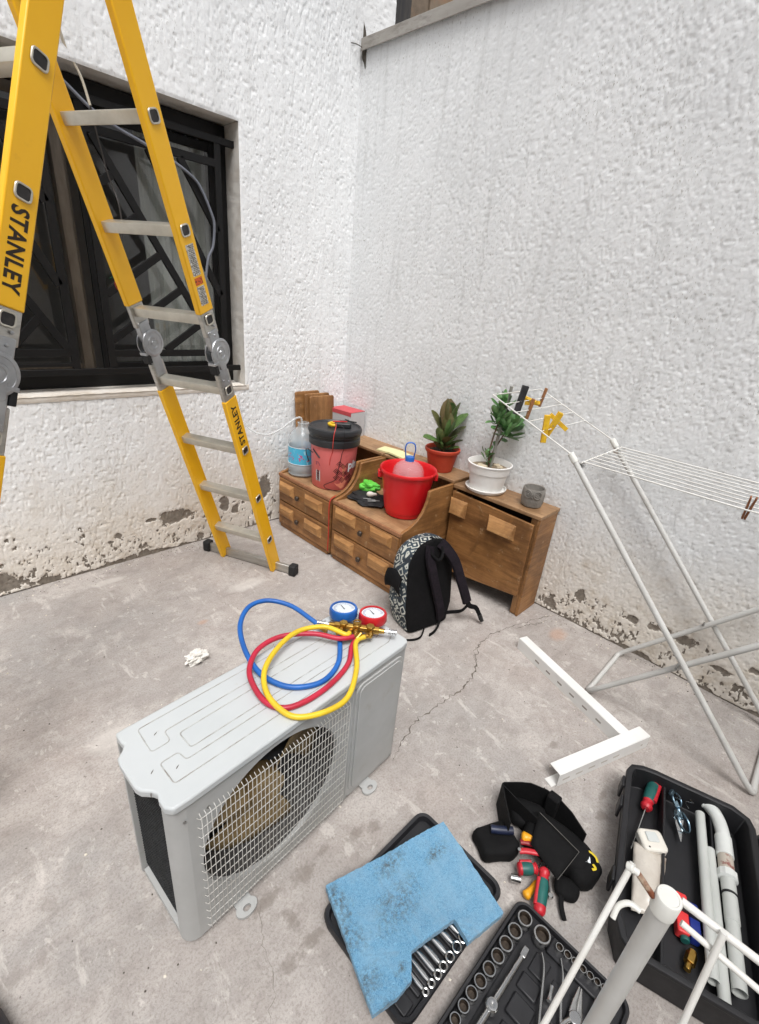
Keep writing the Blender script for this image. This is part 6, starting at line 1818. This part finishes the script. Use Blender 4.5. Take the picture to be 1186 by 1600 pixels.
# hose clamps and wire clips
rnd = random.Random(31)
BLS = mat('blue_zinc_steel', srgb(150, 176, 190), .28, .9, c2=srgb(104, 128, 146), vs=30)
for k, (x, y, lab) in enumerate(((-.800, -2.684, 'hose clamp nearest the screwdriver handle in the toolbox'), (-.838, -2.700, 'middle hose clamp of the three in the toolbox'), (-.868, -2.722, 'hose clamp nearest the pipes, largest ring of the three'))):
    t = thing('hose_clamp', lab, 'hose clamp', (x, y, .06))
    T = Matrix.Rotation(R_(rnd.uniform(0, 90)), 4, 'Z') @ Matrix.Rotation(R_(rnd.uniform(35, 75)), 4, 'X')
    r = .021 + .004 * k
    m = MB().lathe([(r, -.005), (r, .005)], (0, 0, .016), 24, T, cap0=False, cap1=False); m.part('band', BLS, t, ws=False, solid=.0012, smooth=60)
    MB().box(-.010, .010, r - .001, r + .009, -.006, .006, Matrix.Translation((0, 0, .016)) @ T).part('screw_housing', BLS, t, ws=False, bevel=.001)
for k, (x, y) in enumerate(((-.752, -2.672), (-.735, -2.705))):
    q = Vector((x, y, .075)); rr = [q, q + Vector((-.02, -.010, .014)), q + Vector((-.030, -.002, .006)), q + Vector((-.045, -.022, .012)), q + Vector((-.050, -.002, .004)), q + Vector((-.075, -.016, .008))]
    MB().tube(catmull(rr, 3), .0016, 6).thing('wire_clip', CHR, ('bent steel wire clip nearest the toolbox divider', 'bent steel wire clip beside the pipe elbow')[k], 'wire clip', smooth=60)
MB().tube([(-.862, -2.708, .072), (-.930, -2.735, .062)], [.014, .001], 4, flat=.1).thing('steel_blade', CHS, 'small pointed steel blade tip below the hose clamps', 'blade', smooth=0)
# red and blue things, brass fitting
lv = thing('spirit_level', 'small red and blue tool lying under the grey post in the toolbox', 'level', (-1.15, -2.79, .045), ROTB + R_(4))
MB().prism(rpoly(.105, .030, .006), lambda u, v, d: (u, v, d), 0, .030).part('level_body', mat('red_plastic', srgb(226, 60, 62), .4), lv, ws=False, bevel=.003)
MB().prism(rpoly(.095, .026, .006), lambda u, v, d: (-.005 + u, -.030 + v, d), 0, .026).part('blue_body', mat('blue_plastic', srgb(30, 48, 132), .4), lv, ws=False, bevel=.003)
MB().cyl((-.062, -.006, .012), (-.048, -.006, .012), .011, seg=14).part('green_end', DGN, lv, ws=False, bevel=.002)
bf = thing('brass_fitting', 'small brass pipe fitting in the near end of the toolbox', 'fitting', (-1.245, -2.835, .045), ROTB + R_(-15))
for a_, b_, r_, sg in ((-.026, -.008, .008, 14), (-.008, .020, .0135, 6), (.020, .028, .010, 14)): MB().cyl((a_, 0, .014), (b_, 0, .014), r_, seg=sg).part('fitting_section', BRS, bf, ws=False, bevel=.001)

# ================================================================ second airer, folded upright close to the camera
fa_ = thing('folded_airer', 'folded white airer standing upright at the lower right, its thick grey post nearest the viewer', 'drying rack', (-1.955, -2.67, 0))
PR = .0093
PT = Vector((-1.9575, -2.6695, 1.055))
MB().tube([(PT.x, PT.y, .004), (PT.x, PT.y, PT.z - .016)], PR, 24).part('post', GRY, fa_, smooth=60)
WPC = mat('white_plastic_cap', srgb(220, 220, 214), .45)
MB().lathe([(PR + .0004, -.0205), (PR + .0011, -.0200), (PR + .0011, -.0010), (PR + .0004, .0000), (PR * .86, .0001), (PR * .80, -.0005), (.0, -.0003)], PT, 28, cap0=False, cap1=False).part('end_cap', WPC, fa_, smooth=40)
rd = thing  # (readability)
J1 = Vector((-1.966, -2.637, 1.064))
m = MB().tube([PT + Vector((-.004, .010, -.008)), J1.lerp(PT, .18)], .0028, 10); m.part('rusty_rod', mat('rusted_rod', srgb(112, 62, 38), .8, c2=srgb(170, 150, 130), vs=60, vlo=.48, vhi=.62), fa_, smooth=60)
MB().tube([J1.lerp(PT, .2), J1], .0030, 10).part('rod', WWR, fa_, smooth=60)
J2 = Vector((-2.052, -2.631, .930)); dj = (J2 - J1).normalized()
MB().tube([J1 - dj * .004, J1 + dj * .95], .0027, 12).part('rod', WWR, fa_, smooth=60)
MB().lathe([(.0040, -.003), (.0040, .003)], J1, 14, Matrix.Rotation(R_(60), 4, 'X')).part('joint', WPC, fa_, bevel=.001)
Ra, Rb = Vector((-1.948, -2.678, 1.049)), Vector((-1.945, -2.738, 1.046))
MB().tube([Ra, Ra + (Rb - Ra) * 4.5], .0034, 12).part('rod', WWR, fa_, smooth=60)
Rc, Rd = Vector((-1.956, -2.684, 1.036)), Vector((-1.950, -2.744, 1.024))
MB().tube([Rc, Rc + (Rd - Rc) * 4.5], .0027, 12).part('rod', WWR, fa_, smooth=60)
K1 = Ra.lerp(Rb, .52) + Vector((-.004, 0, .006)); K2 = Vector((-1.985, -2.714, .955)); dk_ = (K2 - K1).normalized()
MB().tube([K1, K1 + dk_ * .9], .0027, 12).part('rod', WWR, fa_, smooth=60)
hk = [PT + Vector((-.008, .013, -.030)), PT + Vector((-.010, .022, -.029)), PT + Vector((-.016, .028, -.034)), PT + Vector((-.024, .028, -.042))]
MB().tube(catmull(hk, 5), .0028, 8, flat=.8).part('hook', WPC, fa_, smooth=60)

# ================================================================ cables at the window
def cable(name, pts, r, mt, lab):
    MB().tube(catmull(pts, 8), r, 8).thing(name, mt, lab, 'cable', tuple(pts[-1]), smooth=60)
cable('cable', [(-1.62, -.03, 2.46), (-1.567, -.02, 2.355), (-1.542, 0, 2.297), (-1.498, .01, 2.222), (-1.475, .015, 2.136)], .0055, mat('white_cable', srgb(214, 206, 188), .5), 'white cable hanging over the top edge of the window')
cable('cable', [(-1.475, .014, 2.14), (-1.467, .01, 2.063), (-1.445, .0, 1.91), (-1.43, -.05, 1.793), (-1.50, -.25, 1.66), (-1.585, -.40, 1.56), (-1.592, -.425, 1.50)], .0040, mat('black_cable', srgb(40, 34, 30), .5), 'black cable ending in bare coloured wires at the ladder rail')
for k, (c, p, lab) in enumerate(((srgb(190, 60, 44), [(-1.592, -.425, 1.505), (-1.612, -.435, 1.48), (-1.61, -.445, 1.455), (-1.59, -.455, 1.44)], 'red bare wire end at the ladder rail'), (srgb(40, 130, 90), [(-1.592, -.425, 1.507), (-1.61, -.43, 1.50), (-1.628, -.43, 1.49)], 'green bare wire end at the ladder rail'), (srgb(70, 50, 40), [(-1.592, -.425, 1.505), (-1.584, -.45, 1.47), (-1.57, -.47, 1.45)], 'brown bare wire end at the ladder rail'))):
    MB().tube(catmull(p, 5), .0014, 6).thing('wire_end', mat('wire_%d' % k, c, .5), lab, 'wire', smooth=60)
cable('cable', [(-1.62, .03, 2.235), (-1.555, .025, 2.189), (-1.465, .02, 2.124), (-1.37, .028, 2.088), (-1.266, .036, 2.063), (-1.12, .04, 2.02), (-1.03, .038, 1.975), (-.993, .035, 1.932), (-.955, .03, 1.849), (-.938, .03, 1.79), (-.949, .034, 1.689), (-.977, .04, 1.626), (-1.0, .044, 1.5)], .0070, mat('grey_conduit', srgb(120, 124, 134), .5, c2=srgb(98, 102, 112), vs=10), 'grey conduit looping across the security grille')

# ================================================================ litter on the floor
pc = blob((-1.66, -1.012, .022), .035, (1.25, .85, .62), 9, .8, 2.6, 4, .002)
pc.thing('crumpled_paper', mat('white_paper', srgb(226, 224, 218), .8, c2=srgb(210, 207, 200), vs=8), 'crumpled white paper ball on the floor behind the air conditioner', 'paper', smooth=14)
sh = MB(); 
def shoe(u, v):
    a = 2 * PI * u; b_ = PI / 2 * v
    r = math.cos(b_) ** .6
    return (-2.512 + .050 * r * math.cos(a), -1.87 + .14 * r * math.sin(a) , .004 + .085 * math.sin(b_))
sh.sheet(shoe, 28, 10, closed_u=True); sh.f.append(list(range(28))); sh.mi.append(0)
sh.thing('shoe', mat('dark_shoe', srgb(34, 32, 44), .6, c2=srgb(26, 25, 34), vs=20), 'dark shoe toe just entering at the lower left edge', 'shoe', smooth=60)
# paint flakes and grit swept about, mostly along the foot of the walls
rnd = random.Random(77)
for nm, mt, num in (('paint_flakes', mat('paint_flake', srgb(226, 220, 208), .9, c2=srgb(200, 190, 174), vs=20), 130), ('grit', mat('dark_grit', srgb(86, 76, 66), .9, c2=srgb(60, 52, 46), vs=30), 260)):
    m = MB()
    for k in range(num):
        q = rnd.random()
        if q < .35: x, y = rnd.uniform(-2.3, -.65), -abs(rnd.gauss(0, .05)) - .012
        elif q < .6: x, y = -abs(rnd.gauss(0, .06)) - .012, rnd.uniform(-2.9, -1.78)
        else: x, y = rnd.uniform(-2.35, -.1), rnd.uniform(-2.5, -.1)
        s_ = rnd.uniform(.0015, .0045) * (1.3 if nm == 'paint_flakes' else .8)
        z = rnd.uniform(.0012, .003); a0 = rnd.uniform(0, 6)
        P = [(x + s_ * rnd.uniform(.5, 1.2) * math.cos(a0 + 2 * PI * i / 5), y + s_ * rnd.uniform(.5, 1.2) * math.sin(a0 + 2 * PI * i / 5), .0004) for i in range(5)]
        T_ = [(x + (px - x) * .7, y + (py - y) * .7, z) for px, py, _ in P]
        m.add(P + T_, [(5, 6, 7, 8, 9)] + [(i, (i + 1) % 5, 5 + (i + 1) % 5, 5 + i) for i in range(5)])
    o = m.thing(nm, mt, 'scattered white paint flakes on the concrete floor' if nm == 'paint_flakes' else 'scattered dark grit on the concrete floor', 'flakes' if nm == 'paint_flakes' else 'grit', (0, 0, 0), kind='stuff', smooth=0)

# repeats share a group
for o in bpy.data.objects:
    if o.parent is None and 'category' in o and 'group' not in o:
        b_ = o.name.split('.')[0]
        gname = {'clothes_peg': 'clothes pegs on the drying rack', 'drawer_unit': 'wooden drawer units along the right wall', 'wooden_board': 'boards leaning in the corner', 'booklet': 'pale papers on the back shelf', 'potted_plant': 'potted plants against the wall', 'hose_clamp': 'hose clamps in the toolbox', 'pipe': 'straight pipes in the toolbox', 'screwdriver': 'green and red screwdrivers', 'cable': 'cables at the window', 'wire_end': 'bare wire ends at the ladder', 'wire_clip': 'wire clips in the toolbox', 'courtyard_wall': 'white courtyard walls', 'chisel': 'yellow handled tools in the pouch', 'socket': 'sockets in the long row'}.get(b_)
        if gname: o['group'] = gname
